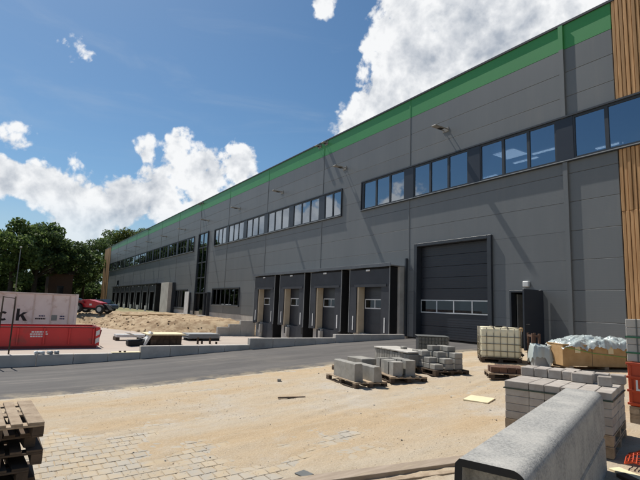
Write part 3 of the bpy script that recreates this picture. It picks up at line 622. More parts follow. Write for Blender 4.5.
# IBC tank
Ip = (-9.9,-4.84); rI = RAD(43)
t = tag(empty('ibc_tank', (-10.25,-4.48,gz(-10.25,-4.48)-.01), rI), 'yellowed white plastic liquid tank in a metal cage', 'tank')
w, d = .64, .52
pb = boxes('base_pallet', t, 'pallet_dark', [(-w,w,-d,d,.10,.14),(-w,w,-d,-d+.12,.0,.02),(-w,w,d-.12,d,.0,.02),(-w,w,-.06,.06,.0,.02)] + [(x-.07,x+.07,y-.06,y+.06,.02,.10) for x in (-w+.07,0,w-.07) for y in (-d+.06,0,d-.06)])
bm = bmesh.new(); add_box(bm, -w+.03, w-.03, -d+.03, d-.03, .15, 1.13); bmesh.ops.bevel(bm, geom=bm.edges[:], offset=.09, segments=4, affect='EDGES', profile=.5)
bmesh.ops.subdivide_edges(bm, edges=[e for e in bm.edges if e.calc_length() > .4], cuts=11, use_grid_fill=True)
for v in bm.verts:
    if abs(v.co.y) > d-.05 and .22 < v.co.z < 1.06: v.co.y += math.copysign(.018*(math.sin(v.co.x*28)*.5+.35), v.co.y)
    if abs(v.co.x) > w-.05 and .22 < v.co.z < 1.06: v.co.x += math.copysign(.018*(math.sin(v.co.y*28)*.5+.35), v.co.x)
link('tank_body', bm_mesh(bm, 'hdpe', True), t)
for z in (.17,.37,.60,.83,1.12):
    tube('cage_hoop', t, 'cage', [(-w,-d,z),(w,-d,z),(w,d,z),(-w,d,z),(-w,-d,z)], .011, 5)
for x in (-w,-.43,-.21,0,.21,.43,w):
    for y in (-d,d): tube('cage_bar', t, 'cage', [(x,y,.14),(x,y,1.13)], .010, 5)
for y in (-.30,0,.30):
    for x in (-w,w): tube('cage_bar', t, 'cage', [(x,y,.14),(x,y,1.13)], .010, 5)
for x in (-.22,.22): box('top_bar', t, 'cage', x-.02, x+.02, -d, d, 1.135, 1.16)
bm = bmesh.new(); add_tube(bm, [(0,0,1.12),(0,0,1.18)], .11, 14); link('filler_cap', bm_mesh(bm, 'rubber'), t)
bm = bmesh.new(); add_tube(bm, [(w-.02,0,.26),(w+.09,0,.26),(w+.13,0,.22)], [.05,.05,.045], 10); link('outlet_valve', bm_mesh(bm, 'rubber'), t)
box('name_plate', t, 'alu_dull', w+.012, w+.02, -.2, .12, .62, .86)
tag(box('cloth_rag', None, 'osb', -9.52, -9.40, -3.75, -3.66, gz(-9.4,-3.7)+1.02, gz(-9.4,-3.7)+1.16, .03), 'small brown rag hung on the corner of the caged tank', 'rag')
bpy.data.objects['cloth_rag'].location = (-9.52,-4.30,gz(-9.5,-4.3)+1.08)
# low pallet of red-brown bricks
Rp = (-8.05,-7.05); rR = RAD(46); zR = gz(*Rp)
pallet((Rp[0],Rp[1],zR-.01), rR, 'small pallet under a single layer of red-brown bricks', 1.15, .8, 'pallet_wood', 'pallet_dark')
for k in range(5):
    for j in range(3):
        if (k,j) in ((4,2),(0,2)): continue
        x,y = loc2(Rp,-.42+k*.215+random.uniform(-.01,.01), -.24+j*.25, rR)
        stone('brown_brick', (x,y,zR+.136), rR+random.uniform(-.05,.05), (.20,.235,.15), 'red_brick', 'red-brown brick in a single layer on the small pallet', 'brick', 'red-brown bricks on the small pallet', .008)
# strapped paver stack in front
F0 = (-3.42,-11.30); rF = RAD(18.5); zF = prof(-10.8)
t = tag(empty('paver_stack', (F0[0],F0[1],zF), rF), 'large strapped stack of grey-brown pavers on a double pallet', 'pavers')
HB = -.175 - zF
for q, z in ((0,0.0),(1,.155)):
    for xx in (-1.40,-.725,-.06): box('skid', t, 'pallet_wood', xx-.05, xx+.05, .01, 1.41, z, z+.022)
    for xx in (-1.38,-.725,-.07):
        for yy in (.07,.71,1.35): box('spacer_block', t, 'pallet_wood', xx-.07, xx+.07, yy-.07, yy+.07, z+.0225, z+.128)
    for k in range(9): box('deck_board', t, 'pallet_wood', -1.45, 0, .0+k*.159, .0+k*.159+.135, z+.129, z+.153, .003)
cols = [-1.45,-1.09,-.87,-.65,-.43,-.21,0]; rows = [k*.2367 for k in range(7)]; z0s = .31; LZ = [0,.115,.23,.345,.46,.5635]
for j in range(5):
    for a in range(6):
        for b in range(6):
            if j < 4 and 0 < a < 5 and 0 < b < 5: continue
            jx, jy = random.uniform(-.004,.004), random.uniform(-.004,.004); ex = 0
            box('paver', t, 'paver_block', cols[a]+.004+jx, cols[a+1]-.004+jx, rows[b]+.004+jy-ex*0, rows[b+1]-.004+jy, z0s+LZ[j]+.002, z0s+LZ[j+1]-.001, .006)
box('paver_core', t, 'core', -1.2, -.25, .25, 1.15, z0s, z0s+.458)
zs = z0s+.452
boxes('strap', t, 'strap_dark', [(-1.462,.008,-.012,-.007,zs-.009,zs+.009),(-1.462,.008,1.428,1.433,zs-.009,zs+.009),(-1.467,-1.462,-.012,1.433,zs-.009,zs+.009),(.008,.013,-.012,1.433,zs-.009,zs+.009)])
ztop = zF+z0s+.5635
# upper loose blocks
n = 0
def ublock(a, b, rot=0, dims=(.205,.205,.145), lab=None):
    x,y = loc2(F0,a,b,rF); stone('loose_paver_block', (x,y,ztop+.001), rF+rot, dims, 'paver_block', lab or 'thick paver block in the loose row on top of the large paver stack', 'paver', None if lab else 'loose blocks on the paver stack', .012)
for k in range(7):
    for j in range(2):
        if j == 0 and k in (4,5,6): continue
        ublock(-1.345+k*.215, .985+j*.22, random.uniform(-.03,.03))
ublock(-.50,.93,.02,(.30,.30,.145), 'wide rounded block jutting out of the loose row on the paver stack')
ublock(-.17,.70,.05,(.19,.10,.15), 'single block standing alone on its side on the paver stack')
ublock(-.74,1.37,.0,(.24,.2,.145)); 
# big pre-cast element in the foreground (two stacked)
zT = .45; pN = (-2.07,-15.70); pF = (-3.53,-11.84)
ax = Vector((pF[0]-pN[0], pF[1]-pN[1], 0)); Lb = ax.length; rb_ = math.atan2(ax.y, ax.x)
mid = ((pN[0]+pF[0])/2, (pN[1]+pF[1])/2); ZG = prof(-13.8)+.02
def precast(zb, zt, round_, label, loc_off=0):
    wv = .23; h = zt-zb; th = .05
    out = [(-wv-.02,0),(-wv,h-.035),(-wv+.03,h)] if round_ else [(-wv-.02,0),(-wv-.015,h)]
    outer = [(wv-.02,0),(wv+.015,.03)]
    if round_:
        outer += [(wv+.004,h-.12)] + [(wv-.10+.10*math.cos(a), h-.10+.10*math.sin(a)) for a in np.linspace(0,1.5708,9)] + [(-wv+.03,h),(-wv,h-.035),(-wv-.02,0)]
    else: outer += [(wv+.005,h-.03),(wv-.03,h),(-wv-.015,h),(-wv-.02,0)]
    bm = bmesh.new(); R_ = []
    inner = [(x*(1-th/abs(wv)) if True else x, min(max(z,th),h-th)) for x, z in outer]
    for prof_, yy in ((outer,-Lb/2),(outer,Lb/2),(inner,Lb/2),(inner,-Lb/2)):
        R_.append([bm.verts.new((yy, -p[0], p[1])) for p in prof_])
    R_ = [R_[0], R_[1]]; rin0 = [bm.verts.new((-Lb/2, -p[0], p[1])) for p in inner]; rin1 = [bm.verts.new((-Lb/2+.16, -p[0], p[1])) for p in inner]
    k = len(outer)
    for i in range(k):
        j = (i+1) % k
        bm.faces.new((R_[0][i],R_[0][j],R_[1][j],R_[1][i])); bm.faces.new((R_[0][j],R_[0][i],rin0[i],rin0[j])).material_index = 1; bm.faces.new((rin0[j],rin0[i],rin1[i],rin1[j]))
    bm.faces.new(R_[1]); bm.faces.new(rin1)
    bmesh.ops.delete(bm, geom=[v for v in bm.verts if not v.link_faces], context='VERTS')
    bmesh.ops.recalc_face_normals(bm, faces=bm.faces[:])
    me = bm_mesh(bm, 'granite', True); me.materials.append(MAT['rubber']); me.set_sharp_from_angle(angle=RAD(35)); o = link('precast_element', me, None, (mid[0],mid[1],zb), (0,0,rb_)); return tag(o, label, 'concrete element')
precast(-.095, zT, True, 'upper grey speckled concrete element with rounded edge and hollow end')
precast(ZG+.045, -.112, False, 'lower grey speckled concrete element under the rounded one')
for k, s in enumerate((-1.5,0,1.65)):
    c = Vector((mid[0],mid[1],0)) + ax.normalized()*s
    box_ = link('timber_bearer', cube_mesh(.12,1.3,.10,'pallet_wood',.004), None, (c.x+.05,c.y,ZG-.005), (0,0,rb_)); tag(box_, 'short timber bearer under the speckled concrete elements', 'timber', 'timber bearers under the concrete elements')
# long plank lying on sand
pa, pb_ = Vector((-5.45,-16.2)), Vector((-4.42,-12.45)); v = pb_-pa; c = (pa+pb_)/2
o = link('timber_plank', cube_mesh(v.length,.24,.075,'plank',.004), None, (c.x,c.y,prof(c.y)+.035), (0,0,math.atan2(v.y,v.x))); o.rotation_euler = (0,-math.atan2(prof(pb_.y)-prof(pa.y), v.length),math.atan2(v.y,v.x)); tag(o, 'long brown plank lying on the sand beside the concrete element', 'plank')
c2 = c + Vector((.38,.55)); o = link('timber_plank', cube_mesh(v.length*.55,.10,.03,'pallet_wood',.004), None, (c2.x+.06,c2.y,prof(c2.y)+.03), (0,-math.atan2(prof(pb_.y)-prof(pa.y), v.length),math.atan2(v.y,v.x)-.03)); tag(o, 'narrow pale lath lying alongside the long brown plank', 'plank')
# flat scraps on the sand
def scrap(x, y, rz, dims, mt, label, cat, z=0, name='board_scrap'):
    o = link(name, cube_mesh(*dims, mt, .003), None, (x,y,gz(x,y)+dims[2]/2+z+.004), (math.atan(slope(y)),0,rz)); return tag(o, label, cat)
scrap(-6.80,-9.85,RAD(20),(.52,.50,.03),'cream','pale square board lying flat on the open sand','board')
scrap(-6.30,-9.35,RAD(45),(.34,.14,.025),'plank','small brown board offcut on sand near the paver stack','board')
scrap(-9.3,-13.0,RAD(75),(.62,.05,.03),'pallet_dark','thin dark stick lying on the open sand','stick', name='wooden_stick')
scrap(-11.2,-12.3,RAD(60),(.10,.08,.06),'kerb_stone','small dark stone lying on sand near the road','stone', name='small_stone')
scrap(-5.45,-15.0,RAD(10),(.2,.16,.012),'galv_dark','small dark metal plate set in the sand by the plank','plate', name='metal_plate')
for k in range(34):
    x = random.uniform(-12.4,-4.2); y = random.uniform(-17.5,-7); s = random.uniform(.008,.022)
    bm = bmesh.new(); bmesh.ops.create_icosphere(bm, subdivisions=1, radius=s)
    for vv in bm.verts: vv.co = Vector((vv.co.x*random.uniform(.8,1.5), vv.co.y*random.uniform(.7,1.2), vv.co.z*random.uniform(.5,.8)))
    if k == 0: PB = []
    PB.append((bm, x, y))
me_all = bmesh.new()
for bm, x, y in PB:
    mm = bm_mesh(bm, 'kerb_stone'); mm.transform(Matrix.Translation((x,y,gz(x,y)+.008))); me_all.from_mesh(mm)
kind(link('pebbles', bm_mesh(me_all, 'kerb_stone')), 'stuff'); bpy.data.objects['pebbles']['label'] = 'small pebbles scattered over the sand'
scrap(-2.95,-11.75,RAD(-20),(.7,.16,.03),'cream','pale board piece on the ground beside the double pallet of pavers','board')
scrap(-2.75,-12.0,RAD(-26),(.8,.12,.05),'pallet_dark','dark board piece on the ground beside the pale board piece','board')
me_all = bmesh.new(); rc = random.Random(5)
for k in range(420):
    x = rc.uniform(-56,-37.6); y = rc.uniform(-12.5,-2.0); tt = toe_dist(x,y)
    if tt < .1 or tt > 4.2: continue
    b2 = bmesh.new(); sc = rc.uniform(.03,.09)*(1.8 if rc.random() < .1 else 1); bmesh.ops.create_icosphere(b2, subdivisions=1, radius=sc)
    for vv in b2.verts: vv.co = Vector((vv.co.x*rc.uniform(.7,1.5), vv.co.y*rc.uniform(.7,1.5), vv.co.z*rc.uniform(.5,1)))
    mm = bm_mesh(b2, 'earth'); mm.transform(Matrix.Translation((x,y,ground_z(x,y)+sc*.3))); me_all.from_mesh(mm)
o = kind(link('earth_clods', bm_mesh(me_all, 'earth')), 'stuff'); o['label'] = 'clods of brown earth strewn over the dug slope'
NG = 9000; GX = rng.uniform(-12.6,-3.4,NG); GYy = rng.uniform(-18.3,-5.5,NG)
keep = np.array([nz(x*.7+40,y*.5) > -.12+.25*q for x,y,q in zip(GX,GYy,rng.random(NG))]); GX = GX[keep]; GYy = GYy[keep]
oct_ = np.array([(1,0,0),(0,1,0),(-1,0,0),(0,-1,0),(0,0,.7),(0,0,-.7)]); ofc = [(0,1,4),(1,2,4),(2,3,4),(3,0,4)]
Vg = []; Fg = []
for x, y in zip(GX, GYy):
    b_ = len(Vg); sc = rng.uniform(.005,.012)*(1.7 if rng.random() < .06 else 1); a_ = rng.uniform(0,6.28); z_ = gz(x,y)
    for q in oct_: Vg.append((x+sc*(q[0]*math.cos(a_)-q[1]*math.sin(a_)*.7), y+sc*(q[0]*math.sin(a_)+q[1]*math.cos(a_)*.7), z_+sc*q[2]))
    Fg += [(b_+i,b_+j,b_+k) for i,j,k in ofc]
mg = bpy.data.meshes.new('gravel'); mg.from_pydata(Vg, [], Fg)
def gravm(t):
    n = t.nodes; l = t.links; b = n['Principled BSDF']; b.inputs['Roughness'].default_value = .9; g = n.new('ShaderNodeNewGeometry'); r = n.new('ShaderNodeValToRGB'); l.new(g.outputs['Random Per Island'], r.inputs[0])
    r.color_ramp.elements[0].color = (.16,.115,.07,1); r.color_ramp.elements[1].color = (.60,.52,.40,1); l.new(r.outputs[0], b.inputs['Base Color'])
simple_nodes('gravel', gravm); mg.materials.append(MAT['gravel'])
o = kind(link('gravel', mg), 'stuff'); o['label'] = 'fine gravel grains strewn over the sand'
# long timber crate with crumpled film
t = tag(empty('timber_crate', (-7.62,-3.35,gz(-7.6,-3.3)), RAD(62)), 'long brown board crate with green strap near the warehouse wall', 'crate')
box('crate_body', t, 'osb', -1.35, 1.35, -.42, .42, .08, .68, .008)
for x in (-1.1,0,1.1): box('bearer', t, 'pallet_wood', x-.06, x+.06, -.42, .42, .0, .078)
box('lid', t, 'osb', -1.36, 1.36, -.43, .43, .682, .70, .004)
tube('strap', t, 'strap_lime', [(-1.30,-.435,.62),(-.4,-.44,.46),(.5,-.44,.38),(1.36,-.435,.36)], .012, 4)
for x in (-.98,.05): box('paper_label', t, 'cream', x, x+.16, -.436, -.43, .46, .68)
for x in (-.45,.62): box('board_joint', t, 'pallet_dark', x-.006, x+.006, -.427, -.4215, .09, .67)
def film_mesh(L_, B_, nx, ny, base, amp, seed, skirt):
    V = []; F = []
    for j in range(ny+1):
        for i in range(nx+1):
            u = i/nx*2-1; w_ = j/ny*2-1; x = u*L_/2; y = w_*B_/2
            e = max(abs(u), abs(w_)); env = max(0,1-abs(u)**4)*max(0,1-abs(w_)**4)
            h = base + amp*env*(.45+.75*nz(x*1.4+seed, y*1.4, seed)) - .12*abs(nz(x*1.3+y*1.1+seed,y*3.4-x*.5,1.3)) - .05*abs(nz(x*3.5-y*2,y*7+x,seed)) + .008*nz(x*18,y*18,seed)
            if e > .82: h -= skirt*((e-.82)/.18)*(.6+.8*abs(nz(x*3+seed,y*3,4.)))
            V.append((x+.05*nz(x*5,y*5,7+seed), y+.05*nz(x*5,y*5,17+seed), h)); 
    for j in range(ny):
        for i in range(nx): a = j*(nx+1)+i; F.append((a,a+1,a+nx+2,a+nx+1))
    me = bpy.data.meshes.new('film'); me.from_pydata(V, [], F); me.materials.append(MAT['film'])
    for q in me.polygons: q.use_smooth = True
    return me
o = link('plastic_film', film_mesh(2.7,.98,110,44,.79,.22,2.3,.16), None, tuple(t.location), tuple(t.rotation_euler)); tag(o, 'crumpled pale plastic film heaped on top of the long board crate', 'plastic film')
o = link('wrapped_bundle', film_mesh(.60,.60,24,24,.66,.08,5.1,.50), None, (-8.72,-4.55,gz(-8.7,-4.5)), (0,0,RAD(50))); tag(o, 'small upright bundle wrapped in clear film beside the long board crate', 'bundle')
box('bundle_core', o, 'sheet_grey', -.22, .22, -.22, .22, 0, .64, .03)
t = tag(empty('rack_frame', (-9.05,-4.35,gz(-9,-4.3)), RAD(50)), 'narrow rust-brown upright frame between tank and wrapped bundle', 'frame')
for x in (-.10,.10): box('post', t, 'red_brick', x-.03, x+.03, -.25, -.19, 0, .98); box('post', t, 'red_brick', x-.03, x+.03, .19, .25, 0, .98)
for z in (.2,.5,.9): boxes('rail', t, 'red_brick', [(-.07,.07,-.245,-.195,z-.03,z+.03),(-.125,-.07,-.19,.19,z-.03,z+.03)])
# right-hand stack: pallet, orange plastic crate, wrapped pavers
R0 = (-4.16,-9.18); rS = RAD(14); zS = prof(-9.0)
t = tag(empty('pale_paver_stack', (R0[0],R0[1],.68), rS), 'tall pale paver pack with straps standing on orange plastic crate', 'pavers')
for j in range(5):
    for a in range(5):
        for b in range(4):
            if 0 < a < 4 and 0 < b < 3 and j < 4: continue
            box('paver', t, 'concrete_light', a*.24+.004, a*.24+.236, b*.25+.004, b*.25+.246, j*.148, j*.148+.143, .008)
for z in (.15,.42): boxes('strap', t, 'strap_green', [(-.006,1.21,-.010,-.004,z-.014,z+.014),(-.010,-.004,-.010,1.0,z-.014,z+.014)])
for x in (.17,.55,.9): box('strap', t, 'galv_dark', x-.01, x+.01, -.009, -.003, 0, .745)
t = tag(empty('plastic_crate', (R0[0],R0[1],-.08), rS), 'orange-red plastic crate under the pale paver pack', 'crate')
boxes('crate_body', t, 'orange', [(0,1.2,0,1.0,.0,.74)], .02)
for z in (.02,.24,.47,.70): box('rib', t, 'orange', -.02, 1.22, -.025, -.001, z, z+.045, .006)
box('mark_plate', t, 'orange', .09, .26, -.0265, -.002, .25, .465)
for x in (.01,.4,.8,1.15): box('rib', t, 'orange', x, x+.045, -.022, -.002, .066, .70, .006)
boxes('mark', t, 'white', [(.12,.15,-.032,-.027,.27,.45),(.15,.22,-.032,-.027,.27,.30)])
t = tag(empty('wooden_pallet', (R0[0]+.6*math.cos(rS)-.5*math.sin(rS),R0[1]+.6*math.sin(rS)+.5*math.cos(rS),zS+.01), rS), 'double pallet at the bottom under the orange plastic crate', 'pallet'); pallet_parts(t, 1.2, 1.0, 0); pallet_parts(t, 1.2, 1.0, .146)
bm = bmesh.new()
def nh(a, b): return .04 + .22*math.exp(-((a-.3)/.22)**2-((b-.3)/.25)**2) + .05*nz(a*6,b*6)
for k in range(15):
    add_tube(bm, [(q*.1,k*.043,nh(q*.1,k*.043)) for q in range(7)], .008, 4); add_tube(bm, [(k*.043,q*.1,nh(k*.043,q*.1)) for q in range(7)], .008, 4)
tag(link('safety_netting', bm_mesh(bm,'orange'), None, (-3.20,-11.52,gz(-3,-11.2)+.0), (0,0,RAD(18))), 'piece of orange netting on the ground beside the double pallet', 'netting')
# pallet stack on the left
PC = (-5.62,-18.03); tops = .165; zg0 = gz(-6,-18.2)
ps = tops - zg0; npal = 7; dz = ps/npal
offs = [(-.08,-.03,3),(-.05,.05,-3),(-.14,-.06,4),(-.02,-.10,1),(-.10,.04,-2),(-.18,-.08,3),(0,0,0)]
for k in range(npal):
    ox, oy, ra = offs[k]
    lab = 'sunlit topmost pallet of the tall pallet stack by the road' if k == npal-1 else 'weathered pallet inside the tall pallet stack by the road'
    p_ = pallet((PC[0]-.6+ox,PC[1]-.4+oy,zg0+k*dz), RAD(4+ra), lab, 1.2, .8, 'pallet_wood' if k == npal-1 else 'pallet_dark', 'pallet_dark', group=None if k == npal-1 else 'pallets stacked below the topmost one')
# ------------------------------------------------------------------ yard: skip, container, debris
YZ = -1.245
t = tag(empty('skip_container', (-28.5,-17.4,YZ)), 'red open-top steel skip standing in the yard', 'skip')
pl = [(0,.12),(-.0,1.05),(-.06,1.05),(-.06,.2),(-2.24,.2),(-2.24,1.05),(-2.3,1.05),(-2.3,.12)]
prism('body', t, 'red_paint', pl, 'y', -3.2, 3.12)
for yy in (-3.2,3.12): box('end_wall', t, 'red_paint', -2.3, 0.0, yy-.03, yy+.03, .121, 1.05)
box('rim', t, 'red_dark', -.07, .06, -3.26, 3.18, 1.05, 1.12, .01); box('rim', t, 'red_dark', -2.36, -2.23, -3.26, 3.18, 1.05, 1.12, .01); box('rim', t, 'red_dark', -2.2, -.08, 3.08, 3.18, 1.05, 1.12, .01)
for k in range(6): box('rib', t, 'red_paint', .001, .105, -2.9+k*1.16-.04, -2.9+k*1.16+.04, .2, 1.045, .01)
box('skid', t, 'red_dark', -.12, .03, -3.2, 3.1, .0, .118); box('skid', t, 'red_dark', -2.2, -2.05, -3.2, 3.1, .0, .118)
box('corner_post', t, 'red_paint', -.06, .10, 3.0, 3.22, .12, 1.09, .01)
for z in (.22,.62): prism('reflector', t, 'white', [(3.02,z),(3.20,z+.1),(3.20,z+.36),(3.02,z+.26)], 'x', .102, .108)
for z, w_, o_ in ((.80,.60,.06),(.69,.78,0),(.58,.52,.02)):
    y0_ = -.05+o_; lst = []; yy = y0_
    while yy < y0_+w_: q = random.uniform(.07,.15); lst.append((.002,.008,yy,yy+q*.8,z,z+.07)); yy += q
    boxes('lettering', t, 'white', lst)
for yy in (3.23,): tube('hook_bar', t, 'red_dark', [(-.5,yy,.3),(-.5,yy+.12,.9),(-1.8,yy+.12,.9),(-1.8,yy,.3)], .04, 6)
XC = -36.0
t = tag(empty('freight_container', (XC,-21,YZ)), 'pale pinkish freight container with dark letters behind the red skip', 'container')
Lc0, Lc1 = -6.0, 6.38; H = 2.86
box('side_wall', t, 'container', -2.40, -.04, Lc0+.1, Lc1-.1, .16, H-.12)
box('roof_panel', t, 'container', -2.42, -.02, Lc0+.05, Lc1-.05, H-.12, H-.05)
box('top_rail', t, 'container_rust', -.10, .02, Lc0, Lc1, H-.10, H+.01, .01); box('bottom_rail', t, 'container_rust', -.10, .02, Lc0, Lc1, .0, .16, .01)
for yy in (Lc0+.08,Lc1-.08):
    for xx in (-.06,-2.38): box('corner_post', t, 'container', xx-.08, xx+.085, yy-.08, yy+.08, .0, H+.015, .01)
for k in range(12):
    yy = 5.88-k*1.03
    if yy > Lc0+.2: box('side_rib', t, 'container_rust', -.039, .005, yy-.035, yy+.035, .165, H-.105, .008)
for k in range(4): tube('door_bar', t, 'alu_dull', [(-.4-k*.5,Lc1+.02,.2),(-.4-k*.5,Lc1+.02,H-.2)], .025, 6)
def letter_c(parent, y, z, h, w_, st, mt):
    pts = []; n_ = 16
    for k in range(n_+1):
        a = RAD(50)+RAD(260)*k/n_; pts.append((y+w_/2*math.cos(a), z+h/2*math.sin(a)))
    bm = bmesh.new(); A_ = []
    for k in range(n_+1):
        a = RAD(50)+RAD(260)*k/n_
        o_ = (0, y+w_/2*math.cos(a), z+h/2*math.sin(a)); i_ = (0, y+(w_/2-st)*math.cos(a), z+(h/2-st*.85)*math.sin(a)); A_.append((bm.verts.new(o_), bm.verts.new(i_)))
    for p, q in zip(A_, A_[1:]): bm.faces.new((p[0],p[1],q[1],q[0]))
    r_ = bmesh.ops.extrude_face_region(bm, geom=bm.faces[:]); bmesh.ops.translate(bm, verts=[v for v in r_['geom'] if isinstance(v, bmesh.types.BMVert)], vec=(.006,0,0))
    return link('lettering', bm_mesh(bm, mt), parent, (-.030,0,0))
def bar(parent, mt, p, q, w_):
    d = Vector((q[0]-p[0],q[1]-p[1])).normalized(); n_ = Vector((-d.y,d.x))*w_/2
    return [(p[0]+n_.x,p[1]+n_.y),(p[0]-n_.x,p[1]-n_.y),(q[0]-n_.x,q[1]-n_.y),(q[0]+n_.x,q[1]+n_.y)]
k0, kz, kh = 2.92, 1.06, .70
prism('lettering', t, 'ink', [(k0,kz),(k0+.17,kz),(k0+.17,kz+.20),(k0+.25,kz+.28),(k0+.40,kz),(k0+.62,kz),(k0+.38,kz+.38),(k0+.60,kz+.54),(k0+.38,kz+.54),(k0+.17,kz+.36),(k0+.17,kz+.76),(k0,kz+.76)], 'x', -.030, -.022)
letter_c(t, 2.22, kz+.28, .58, .60, .15, 'ink'); letter_c(t, 1.35, kz+.28, .58, .60, .15, 'ink')
def textline(y0_, y1_, z, h, mt):
    lst = []; yy = y0_
    while yy < y1_: q = random.uniform(.06,.13); lst.append((-.030,-.024,yy,yy+q*.75,z,z+h)); yy += q
    boxes('lettering', t, mt, lst)
textline(4.17,4.45,kz+.28,.09,'ink_blue'); textline(3.98,4.55,kz+.10,.09,'ink'); textline(5.38,5.62,kz+.28,.08,'ink_blue'); textline(5.38,5.60,kz+.12,.08,'ink_blue')
box('sticker', t, 'sticker', -.034, -.026, 4.88, 5.22, kz+.04, kz+.40)
# thin rod frame at the wall
t = tag(empty('rod_frame', (-18.62,-18.45,YZ)), 'tall thin dark rod frame standing behind the low wall', 'frame')
for yy in (-.20,.14): tube('rod', t, 'pallet_dark', [(0,yy,0),(0,yy,2.62)], .024, 6)
tube('rail', t, 'pallet_dark', [(0,-.2,2.60),(0,.14,2.56)], .012, 6)
def yscrap(name, x, y, z, dims, rot, mt, label, cat, group=None):
    return tag(link(name, cube_mesh(*dims, mt, .01), None, (x,y,z), rot), label, cat, group)
for k,(yy,l_,rz) in enumerate(((-17.55,.16,.2),(-17.4,.2,1.0),(-17.15,.22,.5),(-16.95,.14,1.4))):
    tag(tube('pipe_offcut', None, 'white' if k < 2 else 'alu_dull', [(-l_/2*math.cos(rz),-l_/2*math.sin(rz),0),(l_/2*math.cos(rz),l_/2*math.sin(rz),0)], .055, 10, loc=(-18.38,yy,-.433)), 'white pipe offcut lying on top of the low wall' if k < 2 else 'grey pipe offcut lying on top of the low wall', 'pipe', 'white pipe offcuts' if k < 2 else 'grey pipe offcuts')
yscrap('foam_board', -18.40, -14.72, -.474, (.30,1.02,.025), (0,0,0), 'cream', 'cream board strip lying on the low wall', 'board')
for k in range(2): yscrap('dark_clod', -18.36, -14.95+k*.16, -.44, (.07,.08,.05), (0,0,k), 'pallet_dark', 'small dark lump on the cream board strip', 'lump', 'dark lumps on the cream board')
# bundle of white profiles on blocks
t = tag(empty('profile_bundle', (-33.6,-11.5,YZ), RAD(0)), 'bundle of long white metal profiles lying raised in the yard', 'profiles')
for k in range(5): box('profile', t, 'white', -.42+k*.2, -.26+k*.2, -1.0, 1.25, .22+.02*(k%2), .38+.02*(k%2), .01)
for yy in (-.9,.6): box('block', t, 'pallet_dark', -.5, .5, yy-.12, yy+.12, 0, .21, .01)
t = tag(empty('debris_heap', (-29.6,-11.75,YZ)), 'tangle of bent white sheet strips over dark scraps in the yard', 'debris')
box('dark_scrap', t, 'rubber', -.4,.4,-.75,.4,.0,.32,.05); box('bent_sheet', t, 'white', -.3,.3,-.9,.6,.45,.49,.005,(RAD(-22),0,.2)); box('bent_sheet', t, 'white', -.1,.5,.25,.40,.0,.85,.005,(RAD(-28),0,0)); box('bent_sheet', t, 'alu_dull', -.35,.1,-.6,.7,.34,.37,.005,(RAD(12),0,-.3))
t = tag(empty('lidded_box', (-29.9,-10.35,YZ)), 'low brown box with overhanging cream board lid in the yard', 'box')
box('box_body', t, 'pallet_dark', -.75, .7, -.93, .93, 0, .62, .01); box('lid', t, 'cream', -1.1, .95, -1.12, 1.08, .625, .70, .01)
for k in range(5): box('slat', t, 'pallet_dark', .702, .725, -.9+k*.38, -.9+k*.38+.3, .08+.03*(k%2), .34)
t = tag(empty('sheet_stack', (-33.4,-6.85,YZ), RAD(2)), 'low stack of grey corrugated sheets on dark skids', 'sheets')
for k in range(6): box('sheet', t, 'sheet_grey', -.9+.02*k, .9-.02*k, -1.15+.05*(k%3), 1.2-.06*(k%2), .17+k*.05, .17+k*.05+.042, .004)
box('skid', t, 'rubber', .3,.85,-.1,1.15,0,.165); box('skid', t, 'rubber', -.8,-.3,-.9,1.1,0,.165)
for k,(x,y,h) in enumerate(((-30.1,-8.1,.42),(-30.3,-7.75,.16),(-30.2,-7.25,.40),(-30.1,-6.85,.14))):
    tag(prism('marker_peg', None, 'pallet_dark', [(-.06,-.05),(.05,-.06),(.06,.05),(-.04,.06)], 'z', 0, h, loc=(x,y,YZ)), 'tall dark peg standing on the yard paving' if h > .3 else 'short dark peg stub on the yard paving', 'peg', 'tall dark pegs' if h > .3 else 'short dark peg stubs')
# ------------------------------------------------------------------ vehicles far left
def wheel(t, x, y, r, w_):
    bm = bmesh.new(); add_tube(bm, [(x,y-w_/2,r),(x,y-w_/2+.04,r),(x,y+w_/2-.04,r),(x,y+w_/2,r)], [r*.92,r,r,r*.92], 18); o = link('wheel', bm_mesh(bm,'tyre'), t)
    bm = bmesh.new(); add_tube(bm, [(x,y-w_/2-.012,r),(x,y+w_/2+.012,r)], r*.55, 14); link('rim', bm_mesh(bm,'rim'), o)
def car(loc, rz, paint, label):
    t = tag(empty('parked_car', loc, rz), label, 'car')
    side = [(-2.05,.32),(-2.1,.62),(-2.02,.86),(-1.1,.95),(1.15,.97),(2.0,.80),(2.08,.5),(2.0,.30)]
    prism('body', t, paint, side, 'y', -.86, .86, bev=.05)
    cab = [(-1.15,.94),(-.55,1.42),(.75,1.46),(1.55,.97)]
    prism('cabin', t, 'car_glass', cab, 'y', -.74, .74, bev=.03); prism('roof', t, paint, [(-.52,1.40),(.74,1.44),(.70,1.50),(-.45,1.46)], 'y', -.72, .72, bev=.02)
    for x in (-1.3,1.32):
        for y in (-.78,.78): wheel(t, x, y, .32, .2)
    for y in (-.62,.62): box('headlight', t, 'white', -2.09, -1.98, y-.16, y+.16, .66, .78, .02)
    return t
zc = -.16
t = tag(empty('red_loader', (-55.4,-11.1,zc), RAD(54)), 'low red loader machine with four big tyres parked before the trees', 'loader')
prism('body', t, 'car_red', [(-1.15,.62),(-1.3,1.0),(-1.0,1.36),(-.2,1.44),(1.2,1.12),(1.3,.75),(1.1,.55)], 'y', -.62, .62, bev=.06); prism('fender', t, 'red_dark', [(-1.75,1.05),(-1.5,1.28),(-.75,1.28),(-.6,1.0),(-.75,1.1),(-1.5,1.12)], 'y', -.95, .95)
